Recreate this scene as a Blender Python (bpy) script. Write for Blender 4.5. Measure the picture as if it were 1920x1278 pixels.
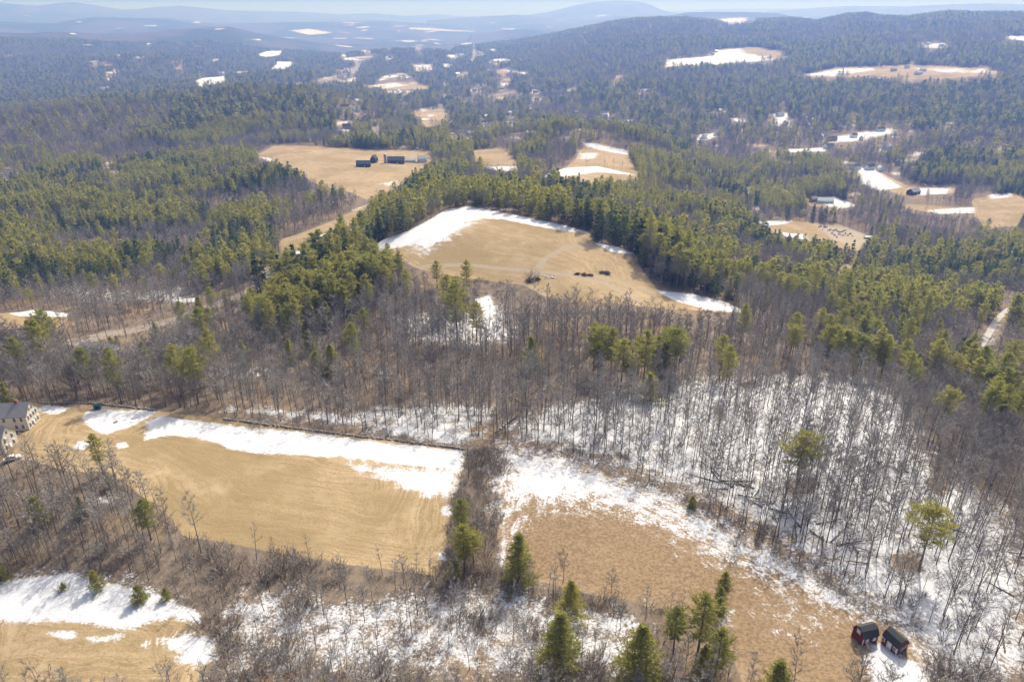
import bpy, math, random
import numpy as np
from mathutils import Vector, Matrix, Euler
for o in list(bpy.data.objects): bpy.data.objects.remove(o)
SC = bpy.context.scene
COL = SC.collection
random.seed(7); RNG = np.random.default_rng(11)
R = math.radians

# ------------------------------------------------------------------ camera, sky, sun, exposure
PW, PH, HFOV, PITCH, CAMZ = 1920, 1278, R(72), R(24.75), 120.0
F = (PW/2)/math.tan(HFOV/2)
cam = bpy.data.cameras.new('camera'); cam.sensor_width = 36; cam.lens = 18/math.tan(HFOV/2)
cam.clip_start = 1; cam.clip_end = 90000
camo = bpy.data.objects.new('camera', cam); COL.objects.link(camo)
camo.location = (0, 0, CAMZ); camo.rotation_euler = (R(90)-PITCH, 0, 0)
SC.camera = camo
SUN_AZ, SUN_EL = R(24), R(43)          # azimuth measured from +y (view direction) towards +x
world = bpy.data.worlds.new('World'); SC.world = world; world.use_nodes = True
wn = world.node_tree; sky = wn.nodes.new('ShaderNodeTexSky'); sky.sky_type = 'NISHITA'; sky.sun_disc = False
sky.sun_elevation = SUN_EL; sky.sun_rotation = SUN_AZ; sky.air_density = 1.0; sky.dust_density = 7.0; sky.ozone_density = 1.0
bg = wn.nodes['Background']; wn.links.new(sky.outputs[0], bg.inputs[0]); bg.inputs[1].default_value = 0.15
sl = bpy.data.lights.new('sun', 'SUN'); sl.energy = 4.2; sl.angle = R(0.5); sl.color = (1, .95, .87)
so = bpy.data.objects.new('sun', sl); COL.objects.link(so)
sd = Vector((math.sin(SUN_AZ)*math.cos(SUN_EL), math.cos(SUN_AZ)*math.cos(SUN_EL), math.sin(SUN_EL)))
so.rotation_euler = sd.to_track_quat('Z', 'Y').to_euler(); so.location = (300, 600, 700)
SC.view_settings.view_transform = 'Standard'; SC.view_settings.look = 'None'
SC.view_settings.exposure = 0.2; SC.view_settings.gamma = 1
SC.cycles.max_bounces = 5; SC.cycles.diffuse_bounces = 2; SC.cycles.glossy_bounces = 1
SC.cycles.transmission_bounces = 2; SC.cycles.volume_bounces = 0
SC.cycles.use_denoising = True
HAZE = 1.95e-4; HAZE_COL = (.18, .35, 1.0)

# ------------------------------------------------------------------ projection helpers
cp, sp = math.cos(PITCH), math.sin(PITCH)
def pix_dir(px, py):                    # pixel -> (azimuth, elevation)
    u = (np.asarray(px, float)-PW/2)/F; v = -(np.asarray(py, float)-PH/2)/F
    x = u; y = cp + v*sp; z = -sp + v*cp
    return np.arctan2(x, y), np.arctan2(z, np.hypot(x, y))
def project(x, y, z):
    dz = z-CAMZ; d = y*cp - dz*sp; v = y*sp + dz*cp
    d = np.where(d > 1, d, 1)
    return PW/2 + F*x/d, PH/2 - F*v/d, d

def hash2(ix, iy, s):
    h = (ix.astype(np.int64)*374761393 + iy.astype(np.int64)*668265263 + s*1274126177) & 0x7fffffff
    h = ((h ^ (h >> 13))*1103515245) & 0x7fffffff
    h = ((h ^ (h >> 16))*668265263) & 0x7fffffff
    return (h ^ (h >> 15))/0x7fffffff
def vnoise(x, y, scale, s=0):           # smooth value noise 0..1
    x = np.asarray(x)/scale; y = np.asarray(y)/scale
    ix = np.floor(x); iy = np.floor(y); fx = x-ix; fy = y-iy
    fx = fx*fx*(3-2*fx); fy = fy*fy*(3-2*fy)
    a = hash2(ix, iy, s); b = hash2(ix+1, iy, s); c = hash2(ix, iy+1, s); d = hash2(ix+1, iy+1, s)
    return (a*(1-fx)+b*fx)*(1-fy) + (c*(1-fx)+d*fx)*fy
def fbm(x, y, scale, s=0, n=3):
    t = 0; a = 1; w = 0
    for k in range(n):
        t = t + a*vnoise(x, y, scale/2**k, s+17*k); w += a; a *= .5
    return t/w
def sstep(a, b, x):
    t = np.clip((x-a)/(b-a), 0, 1); return t*t*(3-2*t)

# ------------------------------------------------------------------ terrain: heights at seen places, smoothly joined
CTRL = [(0,1278,0),(480,1278,0),(960,1278,0),(1440,1278,0),(1920,1278,0),(0,1050,0),(500,1050,1),(960,1050,0),(1440,1050,0),(1920,1050,-2),
 (0,820,2),(480,820,1),(960,820,0),(1300,820,0),(1600,820,-3),(1920,820,-14),(0,700,-4),(350,700,-5),(700,700,-4),(1100,700,-4),(1450,700,-10),
 (1830,700,-30),(1850,610,-48),(960,630,-11),(930,570,-12),(760,520,-6),(1100,560,-9),(1000,460,1),(880,400,5),(800,440,1),(1150,450,-3),(1230,540,-14),(1390,580,-18),
 (640,455,-26),(560,455,-27),(610,420,-30),(640,330,-46),(520,285,-50),(740,300,-50),(800,330,-50),(700,480,-12),
 (0,600,-30),(230,620,-29),(100,500,-48),(300,450,-58),(60,380,-62),(300,320,-72),(50,250,-74),(450,215,-84),(480,175,-78),(200,200,-80),
 (950,300,-50),(1110,300,-45),(1130,250,-66),(1090,345,-36),(1300,440,-48),(1500,430,-98),(1700,350,-128),(1880,390,-120),(1350,300,-98),(1700,500,-78),
 (1500,620,-26),(1880,500,-84),(960,210,-112),(700,170,-112),(400,152,-122),(100,190,-110),(520,122,-126),(890,100,-122),(1200,220,-112),(1500,250,-132),(1880,260,-130),
 (1560,137,-62),(1800,135,-55),(1350,112,-52),(1200,150,-92),(700,75,-115),(300,100,-112),(60,120,-108),(1000,85,-110),(1800,90,-20),(1600,70,0),(1400,80,-30)]
cpx, cpy, cz = np.array(CTRL, float).T
caz, cel = pix_dir(cpx, cpy)
cr = (CAMZ-cz)/np.tan(-cel)
def feat(az, r): return np.stack([az*2.0, np.log(r)*.8], -1)
CP = feat(caz, cr); KC = .16
def phi(a, b): return np.sqrt(((a[..., None, :]-b)**2).sum(-1)+KC*KC)
A = phi(CP, CP) + np.eye(len(CP))*-.02
n = len(CP); M = np.zeros((n+1, n+1)); M[:n, :n] = A; M[:n, n] = 1; M[n, :n] = 1
W = np.linalg.solve(M, np.r_[cz, 0])
def ridge(pts, d0, d1, w0, w1):
    p = np.array(pts, float); a, e = pix_dir(p[:, 0], p[:, 1])
    return a, e, d0, d1, w0, w1
RIDGES = [
 ridge([(-200,232),(0,218),(180,198),(330,186),(470,170),(560,172),(660,186),(740,206)], 1750, 1650, 700, 240),
 ridge([(900,262),(960,246),(1040,238),(1110,238),(1190,252),(1260,276)], 1120, 1120, 220, 130),
 ridge([(1400,160),(1480,146),(1560,134),(1650,128),(1760,127),(1880,131),(1990,142)], 2600, 2500, 520, 300),
 ridge([(1180,132),(1250,118),(1330,103),(1420,90),(1480,100),(1540,118)], 3300, 3300, 560, 350),
 ridge([(560,118),(640,104),(740,94),(830,98),(900,112)], 4300, 4300, 420, 300),
 ridge([(60,132),(170,112),(260,104),(330,110),(420,128)], 3900, 3900, 380, 260),
 ridge([(850,90),(960,80),(1040,66),(1090,56),(1150,43),(1200,37),(1290,36),(1350,42),(1410,40),(1490,37),(1530,42),(1590,30),(1620,28),(1650,33),(1700,35),(1740,30),(1780,25),(1830,27),(1920,28),(2100,26)], 5200, 4700, 2300, 1200),
 ridge([(-200,60),(0,60),(60,62),(130,58),(170,62),(250,62),(370,50),(430,50),(480,62),(540,72),(640,84)], 5600, 7000, 1600, 900),
 ridge([(880,66),(950,56),(1000,53),(1060,56),(1100,60),(1150,66)], 8200, 8000, 900, 700),
 ridge([(-200,36),(0,40),(90,42),(180,32),(320,35),(410,44),(520,42),(640,40),(700,38),(800,44),(900,50)], 9500, 11500, 1700, 900),
 ridge([(1180,40),(1290,23),(1400,22),(1460,25),(1500,33),(1560,44)], 8500, 8500, 1400, 800),
 ridge([(800,38),(880,32),(960,28),(1000,29),(1040,36),(1080,42),(1110,38),(1150,30),(1190,31),(1240,36),(1290,42)], 13000, 11500, 1700, 1200),
 ridge([(-200,8),(0,5),(70,11),(110,5),(140,4),(180,10),(230,18),(260,17),(290,13),(340,11),(370,14),(430,20),(560,22),(640,27),(700,25),(760,30),(820,27),(900,34)], 15000, 19000, 2600, 1500),
 ridge([(1380,24),(1480,19),(1540,14),(1600,11),(1700,12),(1780,8),(1850,6),(1920,8),(2100,5)], 16000, 15000, 2600, 1500),
 ridge([(-200,24),(500,26),(700,30),(960,30),(1100,26),(1250,22),(1350,17),(1480,16),(1700,18),(2100,18)], 23000, 23000, 2500, 1500),
 ridge([(930,34),(1000,27),(1040,20),(1070,12),(1100,6),(1130,2),(1160,1),(1190,2),(1212,6),(1245,20),(1290,28),(1330,34)], 15500, 15500, 2000, 1300)]
def raw_height(az, r):
    azc = np.clip(az, -.95, .95)
    sh = azc.shape; fa = azc.ravel(); fr = np.clip(r, 95, 9000).ravel(); z = np.empty(fa.size)
    for i in range(0, fa.size, 40000):
        z[i:i+40000] = phi(feat(fa[i:i+40000], fr[i:i+40000]), CP) @ W[:n] + W[n]
    z = z.reshape(sh)
    x = r*np.sin(az); y = r*np.cos(az)
    z = z*(1-sstep(6000, 10000, r)) + -108*sstep(6000, 10000, r)
    z = z + (fbm(x, y, 90, 3)-.5)*3.0*sstep(120, 400, r) + (fbm(x, y, 900, 5)-.5)*75*sstep(1700, 3400, r) + (fbm(x, y, 380, 6, 2)-.5)*30*sstep(1000, 2200, r)
    for k, (a, e, d0, d1, w0, w1) in enumerate(RIDGES):
        ee = np.interp(az, a, e, left=e[0]-.02, right=e[-1]-.02)
        # ridges fade out beyond their ends
        end = np.clip(np.minimum(az-a[0], a[-1]-az)/.05, -1, 1)
        d = np.interp(az, [a[0], a[-1]], [d0, d1])
        zc = CAMZ + d*np.tan(ee) - 4
        g = np.where(r < d, np.exp(-((r-d)/w0)**2), np.exp(-((r-d)/w1)**2))
        gul = (fbm(x, y, 700, 40+k)-.5)*2
        zr = -115 + (zc+115)*np.clip(g - .10*np.abs(gul)*g*(1-g)*4, 0, 1)
        zr = np.where(end > 0, zr, -115 + (zr+115)*np.clip(1+end, 0, 1))
        z = np.maximum(z, zr)
    z = z + (fbm(x, y, 120, 9, 2)-.5)*12*sstep(5200, 6500, r)
    return z
AZ = np.r_[np.linspace(-.84, .84, 580), np.linspace(.84, 2*np.pi-.84, 72)[1:-1]]
RR = np.r_[np.linspace(6, 60, 14)[:-1], np.geomspace(60, 33000, 1300)]
GA, GR = np.meshgrid(AZ, RR, indexing='ij')
GAw = (GA+np.pi) % (2*np.pi) - np.pi
GZ = raw_height(GAw, GR)
ND = 580; lnR = np.log(RR)
def height(x, y):                       # bilinear on the terrain grid itself (front sector)
    az = np.arctan2(x, y); r = np.hypot(x, y)
    i = np.clip((az+.84)/(1.68)*(ND-1), 0, ND-1.001); i0 = i.astype(int); fi = i-i0
    j = np.interp(r, RR, np.arange(len(RR))); j = np.clip(j, 0, len(RR)-1.001); j0 = j.astype(int); fj = j-j0
    return (GZ[i0, j0]*(1-fi)+GZ[i0+1, j0]*fi)*(1-fj) + (GZ[i0, j0+1]*(1-fi)+GZ[i0+1, j0+1]*fi)*fj
def ground_at(px, py):                  # pixel -> first ground point along its ray
    px = np.atleast_1d(np.asarray(px, float)); py = np.atleast_1d(np.asarray(py, float))
    az, el = pix_dir(px, py)
    rs = np.geomspace(62, 32000, 2600)
    X = np.sin(az)[:, None]*rs; Y = np.cos(az)[:, None]*rs
    below = CAMZ + rs*np.tan(el)[:, None] <= height(X, Y)
    j = np.where(below.any(1), below.argmax(1), len(rs)-1)
    r = rs[j]; x = np.sin(az)*r; y = np.cos(az)*r
    return np.stack([x, y, height(x, y)], -1)
def G(px, py): return Vector(ground_at(px, py)[0])

# ------------------------------------------------------------------ land cover, outlined on the ground
def wpoly(pts, step=14):
    p = np.array(pts, float); q = []
    for a, b in zip(p, np.roll(p, -1, 0)):
        m = max(1, int(np.hypot(*(b-a))/step)); q += [a+(b-a)*t/m for t in range(m)]
    q = np.array(q); g = ground_at(q[:, 0], q[:, 1])
    return g[:, :2]
def sdist(poly, x, y, margin=40):       # signed distance, positive inside (clipped to margin outside)
    out = np.full(x.shape, -1e3)
    lo = poly.min(0)-margin; hi = poly.max(0)+margin
    m = (x > lo[0]) & (x < hi[0]) & (y > lo[1]) & (y < hi[1])
    if not m.any(): return out
    X = x[m]; Y = y[m]; d2 = np.full(X.shape, 1e12); ins = np.zeros(X.shape, bool)
    for (ax, ay), (bx, by) in zip(poly, np.roll(poly, -1, 0)):
        ex, ey = bx-ax, by-ay; L = ex*ex+ey*ey+1e-9
        t = np.clip(((X-ax)*ex+(Y-ay)*ey)/L, 0, 1)
        d2 = np.minimum(d2, (X-ax-t*ex)**2+(Y-ay-t*ey)**2)
        c = ((ay > Y) != (by > Y)); c &= X < ex*(Y-ay)/np.where(by == ay, 1e-9, by-ay)+ax
        ins ^= c
    out[m] = np.where(ins, np.sqrt(d2), -np.sqrt(d2)); return out
FIELDS_PX = {
 'f1': [(60,775),(150,758),(280,770),(400,783),(520,798),(640,813),(760,828),(872,845),(868,880),(850,930),(838,990),(832,1040),(822,1078),(700,1066),(600,1050),(500,1032),(420,1016),(345,1004),(318,968),(270,932),(235,905),(200,884),(130,885),(60,862),(20,860)],
 'f2': [(945,840),(1060,860),(1130,888),(1220,922),(1310,962),(1385,1006),(1460,1042),(1540,1092),(1610,1138),(1645,1165),(1715,1185),(1730,1235),(1745,1300),(1400,1300),(1372,1230),(1345,1165),(1240,1140),(1150,1122),(1050,1100),(985,1082),(938,1055),(930,990),(938,900)],
 'f3': [(-60,1100),(0,1092),(60,1082),(130,1076),(230,1098),(330,1128),(380,1155),(372,1180),(405,1195),(408,1235),(375,1262),(360,1310),(-100,1310)],
 'f4': [(688,467),(720,450),(770,432),(810,410),(840,394),(880,389),(930,397),(1000,411),(1060,424),(1105,436),(1115,455),(1160,464),(1190,474),(1205,510),(1235,545),(1300,552),(1360,567),(1405,588),(1330,584),(1240,578),(1100,566),(1020,556),(985,536),(870,522),(790,506),(745,488)],
 'f5': [(478,292),(520,271),(600,275),(700,281),(800,283),(812,300),(770,332),(735,358),(690,375),(655,360),(600,348),(548,322)],
 'f5b': [(888,282),(940,276),(975,312),(950,322),(925,318),(888,302)],
 'f6': [(525,448),(560,440),(600,424),(650,402),(692,382),(680,398),(648,428),(606,450),(570,472),(530,482)],
 'f7': [(1092,270),(1130,270),(1177,284),(1187,310),(1198,334),(1110,346),(1010,333),(1060,316),(1080,298)],
 'f8': [(770,210),(838,204),(840,230),(800,238),(780,232)],
 'f9': [(1418,416),(1500,416),(1570,420),(1640,446),(1610,470),(1540,458),(1450,434)],
 'f10': [(1604,315),(1640,318),(1700,348),(1738,352),(1736,368),(1690,366),(1640,350)], 'f10b': [(1742,352),(1790,351),(1790,362),(1744,364)], 'f10c': [(1690,383),(1760,386),(1830,389),(1832,398),(1750,400),(1700,392)], 'f10d': [(1822,374),(1860,368),(1900,362),(1940,385),(1905,424),(1850,428),(1828,408)],
 'f11': [(1246,114),(1330,106),(1345,93),(1420,88),(1472,100),(1462,113),(1350,121),(1248,126)],
 'f12': [(1498,142),(1570,127),(1700,122),(1850,128),(1885,138),(1780,148),(1700,150),(1640,142),(1560,146)],
 'f13': [(-40,592),(60,582),(135,588),(112,612),(40,624),(-40,624)],
 'f14': [(1878,70),(1940,66),(1940,78),(1900,76)], 'f15': [(1728,82),(1775,82),(1775,92),(1735,90)],
 'f16': [(540,58),(580,54),(625,62),(580,66)], 'f17': [(676,163),(740,154),(812,162),(800,168),(720,168)],
 'f18': [(772,122),(812,120),(815,132),(776,134)], 'f19': [(932,132),(950,128),(948,142),(935,144)],
 'f20': [(1152,142),(1166,142),(1162,160),(1150,158)], 'f21': [(1400,32),(1345,36),(1365,46),(1420,42)],
 'f22': [(1570,500),(1600,494),(1598,512),(1572,514)], 'f23': [(1130,218),(1142,214),(1146,226),(1128,228)],
 'f24': [(1450,214),(1478,212),(1482,236),(1462,240)], 'f25': [(1540,262),(1600,250),(1672,240),(1680,250),(1600,266),(1545,268)],
 'f26': [(1310,252),(1362,248),(1330,262),(1306,264)], 'f27': [(1470,280),(1550,277),(1548,284),(1480,286)],
 'f28': [(1500,372),(1560,368),(1610,386),(1570,392),(1520,386)],
}
# small glades and house lots over the valley and the right-hand hills
_r = random.Random(21); GLADES = []
for x0, x1, y0, y1, n_, ws, hs in [(600,1010,92,262,110,(7,34),(1.4,4.5)), (1280,1720,205,330,40,(8,36),(1.6,5)), (0,480,98,168,34,(6,26),(1.2,3)), (1020,1280,150,262,22,(6,22),(1.4,4)), (1340,1660,330,400,16,(8,30),(2,6)), (1700,1920,225,300,12,(8,30),(1.5,5)), (100,1000,40,90,26,(8,30),(1,2.2)), (1240,1900,60,120,12,(6,22),(1,2.4)), (0,330,300,360,14,(8,26),(1.5,4))]:
    for _ in range(n_):
        cx, cy = _r.uniform(x0, x1), _r.uniform(y0, y1); w, h = _r.uniform(*ws)/2*(1 if _r.random() < .8 else 1.8), _r.uniform(*hs)/2*1.35; sl = _r.uniform(-.12, .12)
        GLADES.append([(cx+w*_r.uniform(.75, 1.2)*math.cos(t), cy+h*_r.uniform(.7, 1.25)*math.sin(t)+sl*w*math.cos(t)) for t in np.linspace(0, 2*math.pi, 9)[:-1]])
FIELDS_PX.update({f'g{i}': g for i, g in enumerate(GLADES)})
FIELDS = {k: wpoly(v) for k, v in FIELDS_PX.items()}
SNOW = [  # (outline, softness m, strength)
 ([(275,790),(300,780),(380,790),(450,800),(540,808),(640,820),(740,833),(872,846),(866,880),(800,876),(700,866),(620,856),(540,852),(470,850),(430,840),(395,828),(355,818),(318,816),(275,824)], 2.2, 1),
 ([(640,868),(720,876),(800,878),(868,872),(852,922),(838,934),(800,932),(760,915),(715,898),(665,885)], 4.5, .9),
 ([(160,772),(182,768),(297,771),(275,785),(240,802),(197,815),(168,800),(152,785)], 2, 1), ([(148,826),(172,832),(160,842),(138,842)], 1.5, 1),
 ([(66,766),(100,758),(130,766),(110,778),(76,774)], 2, .9), ([(216,832),(236,828),(240,838),(222,842)], 1.2, 1),
 ([(945,836),(1060,858),(1130,886),(1220,922),(1310,962),(1385,1006),(1460,1042),(1540,1092),(1610,1138),(1600,1150),(1530,1120),(1420,1066),(1360,1040),(1290,1006),(1200,970),(1110,945),(1000,940),(955,955),(936,970)], 17, 1.0),
 ([(1010,905),(1080,890),(1150,910),(1230,945),(1310,990),(1400,1035),(1500,1080),(1560,1110),(1500,1098),(1400,1050),(1290,1000),(1180,955),(1080,930)], 10, .9),
 ([(1350,1140),(1376,1142),(1370,1170),(1350,1172)], 3, .8), ([(1440,1178),(1462,1172),(1462,1198),(1444,1198)], 3, .75), ([(1500,1120),(1560,1105),(1600,1140),(1580,1160),(1520,1150)], 10, .72),
 ([(1400,1060),(1520,1120),(1590,1180),(1560,1230),(1450,1200),(1380,1130)], 12, .50), ([(985,1000),(1000,960),(960,965),(930,1060),(945,1065)], 5, .75),
 ([(1622,1212),(1652,1204),(1692,1232),(1725,1240),(1742,1300),(1645,1300),(1622,1262)], 2, 1), ([(1578,1160),(1640,1158),(1645,1172),(1590,1172)], 3, .95), ([(1580,1225),(1612,1232),(1610,1250),(1585,1245)], 3, .75),
 ([(-80,1100),(0,1094),(60,1080),(140,1076),(230,1098),(320,1124),(378,1150),(374,1166),(330,1158),(290,1166),(250,1178),(180,1172),(120,1165),(-80,1168)], 2.2, 1),
 ([(300,1196),(350,1184),(405,1194),(408,1236),(380,1252),(345,1248),(335,1228),(310,1214)], 2.5, 1),
 ([(88,1186),(118,1180),(146,1188),(142,1198),(92,1198)], 1.6, .95), ([(165,1196),(236,1187),(215,1202),(172,1204)], 1.6, .9), ([(262,1205),(278,1198),(276,1215),(262,1214)], 1.6, .8),
 ([(828,950),(850,946),(846,966),(826,966)], 1.6, .9), ([(822,1036),(836,1034),(836,1052),(822,1052)], 1.4, 1), ([(934,1020),(952,1010),(948,1060),(930,1064)], 2.5, .8),
 ([(683,469),(720,449),(770,431),(810,409),(840,392),(880,387),(930,396),(1000,410),(1060,423),(1107,437),(1060,434),(1000,423),(940,411),(905,410),(875,416),(850,436),(830,452),(800,462),(770,460),(715,471)], 4, 1),
 ([(760,455),(850,420),(905,400),(900,420),(850,448),(800,480),(770,476)], 12, .72),
 ([(1108,454),(1160,463),(1197,479),(1150,474)], 3, 1), ([(1232,545),(1300,551),(1360,566),(1405,588),(1330,582),(1262,563)], 3, 1),
 ([(1092,266),(1177,283),(1177,291),(1100,277)], 8, 1), ([(1008,333),(1060,315),(1120,312),(1196,329),(1120,323),(1050,332)], 6, 1), ([(1085,288),(1125,286),(1115,298),(1085,300)], 10, .8),
 ([(1604,313),(1640,318),(1692,352),(1650,358),(1615,345)], 12, 1), ([(1700,352),(1785,352),(1780,364),(1710,368)], 10, .8), ([(1730,395),(1830,388),(1825,400),(1760,402)], 8, .9), ([(1850,365),(1900,361),(1895,370),(1855,374)], 8, .9),
 ([(1418,414),(1490,414),(1470,420),(1430,424)], 5, .95), ([(1450,434),(1515,440),(1518,450),(1480,446)], 6, .8), ([(1530,375),(1562,368),(1610,386),(1560,392)], 8, .85),
 ([(1246,112),(1330,105),(1340,95),(1390,90),(1400,100),(1460,112),(1350,121),(1248,126)], 25, .8), ([(1498,142),(1570,130),(1640,126),(1640,132),(1560,144)], 20, .75), ([(1690,126),(1850,130),(1880,138),(1780,138)], 22, .55),
 ([(1878,68),(1940,66),(1940,78),(1900,76)], 30, 1), ([(1728,82),(1775,82),(1775,92),(1735,90)], 20, .9),
 ([(15,588),(60,581),(130,587),(126,594),(40,593)], 2, 1), ([(690,161),(740,155),(770,160),(730,166)], 18, .62), ([(772,122),(812,120),(815,132),(776,134)], 30, .6), ([(540,58),(580,54),(625,62),(580,66)], 60, .8),
 ([(1130,218),(1142,214),(1146,226),(1128,228)], 15, 1), ([(1450,214),(1478,212),(1482,236),(1462,240)], 15, .9), ([(1540,262),(1600,250),(1672,240),(1680,250),(1600,266),(1545,268)], 15, .85), ([(1310,252),(1362,248),(1330,262),(1306,264)], 12, .9), ([(1470,280),(1550,277),(1548,284),(1480,286)], 12, 1),
 ([(1345,36),(1400,34),(1420,42),(1365,46)], 60, .9),
 ([(480,293),(505,296),(530,306),(500,302)], 8, .9), ([(790,232),(838,205),(842,212),(800,214)], 12, .6), ([(700,345),(760,335),(740,352)], 10, .6), ([(895,312),(970,312),(972,322),(930,320)], 10, .9),
 ([(530,480),(600,455),(590,470),(545,492),(515,492)], 6, .75), ([(590,445),(620,432),(615,448)], 5, .9), ([(640,402),(690,382),(680,390)], 6, .8), ([(440,555),(490,535),(492,540),(450,560)], 3, .9), ([(320,562),(375,556),(370,566),(325,568)], 3, .9),
 # snow lying under the trees
 ([(930,800),(1000,748),(1100,738),(1280,700),(1500,690),(1640,700),(1730,760),(1790,880),(1930,960),(2000,1300),(1745,1300),(1640,1165),(1540,1092),(1310,955),(1130,880),(950,838)], 14, .65),
 ([(1340,735),(1450,700),(1600,720),(1700,780),(1740,870),(1700,950),(1560,1000),(1420,930),(1280,880),(1250,800)], 25, .73),
 ([(1440,1040),(1640,1000),(1930,1010),(1990,1290),(1745,1290),(1640,1165)], 12, .72),
 ([(400,775),(500,795),(640,812),(760,826),(900,842),(935,800),(960,755),(880,745),(760,750),(640,762),(520,755),(420,750)], 10, .60), ([(640,800),(860,840),(900,805),(760,790)], 6, .78),
 ([(380,1135),(440,1085),(560,1080),(640,1105),(800,1085),(930,1075),(1060,1110),(1200,1125),(1240,1200),(1250,1300),(310,1300),(400,1240)], 9, .56), ([(560,1220),(700,1160),(820,1190),(880,1240),(700,1260)], 12, .60), ([(930,1100),(1030,1085),(1010,1170),(920,1180)], 7, .66), ([(1150,1160),(1230,1180),(1200,1260),(1130,1240)], 8, .66),
 ([(0,1072),(100,1055),(250,1075),(380,1112),(340,1140),(230,1105),(60,1084),(0,1094)], 6, .56),
 ([(890,560),(925,550),(930,600),(945,640),(930,640),(905,600)], 3, .85), ([(700,590),(850,570),(960,560),(1010,640),(900,660),(740,650)], 12, .56),
 ([(340,690),(470,670),(560,690),(500,720),(380,715)], 9, .54), ([(680,690),(760,690),(760,720),(700,725)], 7, .55), ([(40,540),(120,520),(250,540),(380,530),(360,575),(150,570)], 12, .52),
 ([(-50,325),(150,295),(200,330),(60,350),(-50,350)], 25, .50), ([(1836,664),(1868,604),(1890,586),(1880,610),(1850,670)], 4, .62), ([(1640,690),(1760,650),(1850,640),(1840,680)], 14, .50),
 ([(168,925),(215,930),(210,945),(172,942)], 2.5, .75), ([(1360,420),(1390,396),(1400,420)], 8, .6), ([(1350,380),(1420,372),(1480,380),(1400,396)], 14, .52),
]
SNOW = [(wpoly(p), s, k) for p, s, k in SNOW] + [(FIELDS[f'g{i}'], 26, (.8, .95, .62, .5)[i % 4]) for i in range(len(GLADES))]
BROWN = [wpoly(p) for p in [  # bare leaf litter, no snow
 [(1740,870),(1790,850),(1800,900),(1770,930),(1735,920)], [(1460,900),(1540,890),(1530,930),(1470,930)], [(1660,1035),(1730,1035),(1730,1075),(1665,1070)], [(1340,770),(1360,755),(1362,790),(1345,795)], [(1380,715),(1425,710),(1420,730),(1385,732)],
 [(478,800),(495,795),(492,812),(482,812)], [(1480,1195),(1600,1150),(1640,1175),(1620,1290),(1560,1280),(1540,1220)]]]
GRAVEL = wpoly([(1535,422),(1590,424),(1640,446),(1620,464),(1560,450)])
OAKWOOD = [wpoly(p) for p in [[(1660,745),(1760,700),(1860,730),(1940,800),(1940,985),(1850,930),(1790,880),(1720,790)], [(-60,640),(120,660),(330,640),(480,690),(420,760),(60,752),(-60,740)], [(1180,445),(1300,480),(1330,520),(1220,475),(1110,440)]]]
PINE = [(wpoly(p), k) for p, k in [   # outline of stands (tree feet), share of conifers
 ([(-60,380),(120,330),(200,290),(330,250),(480,225),(530,300),(520,340),(505,420),(512,470),(490,520),(420,545),(380,540),(340,500),(250,500),(190,540),(60,560),(-60,570)], .66),
 ([(330,250),(300,200),(500,165),(700,195),(680,250),(530,275)], .68), ([(-60,330),(-60,205),(200,195),(330,215),(320,250),(200,285),(100,325)], .10), ([(520,345),(660,370),(640,400),(520,440),(505,400)], .08), ([(600,90),(1000,90),(1000,250),(700,262),(600,200)], .36), ([(1280,255),(1940,240),(1940,290),(1600,300),(1280,285)], .12), ([(940,255),(1080,250),(1085,275),(1010,325),(950,300)], .15), ([(1400,400),(1690,400),(1690,470),(1640,480),(1400,440)], .15), ([(0,110),(600,95),(620,190),(0,205)], .45), ([(490,560),(520,520),(600,492),(700,490),(752,500),(745,530),(700,560),(660,600),(600,640),(520,640),(480,610)], .88),
 ([(655,470),(690,420),(760,370),(850,345),(950,345),(1050,365),(1150,372),(1290,385),(1370,420),(1300,470),(1190,470),(1105,434),(1000,409),(880,386),(840,392),(770,430),(690,466)], .88),
 ([(1200,480),(1290,470),(1370,530),(1390,572),(1300,548),(1235,540)], .9), ([(770,520),(820,510),(900,560),(915,640),(880,640),(840,600)], .15),
 ([(1480,650),(1560,640),(1700,670),(1820,690),(1830,740),(1700,720),(1560,700)], .85), ([(1820,740),(1940,720),(1940,850),(1850,820)], .85), ([(1850,640),(1940,620),(1940,740),(1860,720)], .9),
 ([(1280,470),(1420,450),(1560,520),(1560,580),(1450,600),(1400,570)], .35), ([(1560,560),(1700,540),(1790,600),(1830,640),(1700,660),(1560,640)], .6), ([(1690,480),(1940,480),(1940,640),(1850,600),(1780,560)], .85),
 ([(1200,290),(1420,310),(1560,340),(1600,400),(1420,400),(1290,370),(1190,340)], .42), ([(1600,300),(1940,310),(1940,360),(1780,355),(1700,345)], .9), ([(1020,160),(1940,150),(1940,235),(1500,235),(1200,235)], .55),
 ([(800,300),(880,290),(880,315),(820,335)], .85), ([(930,250),(1180,250),(1180,275),(1090,268),(1000,300),(940,290)], .5), ([(1390,470),(1470,440),(1560,470),(1600,520),(1470,500)], .7), ([(1100,700),(1240,690),(1250,740),(1120,730)], .35)]]
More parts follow.
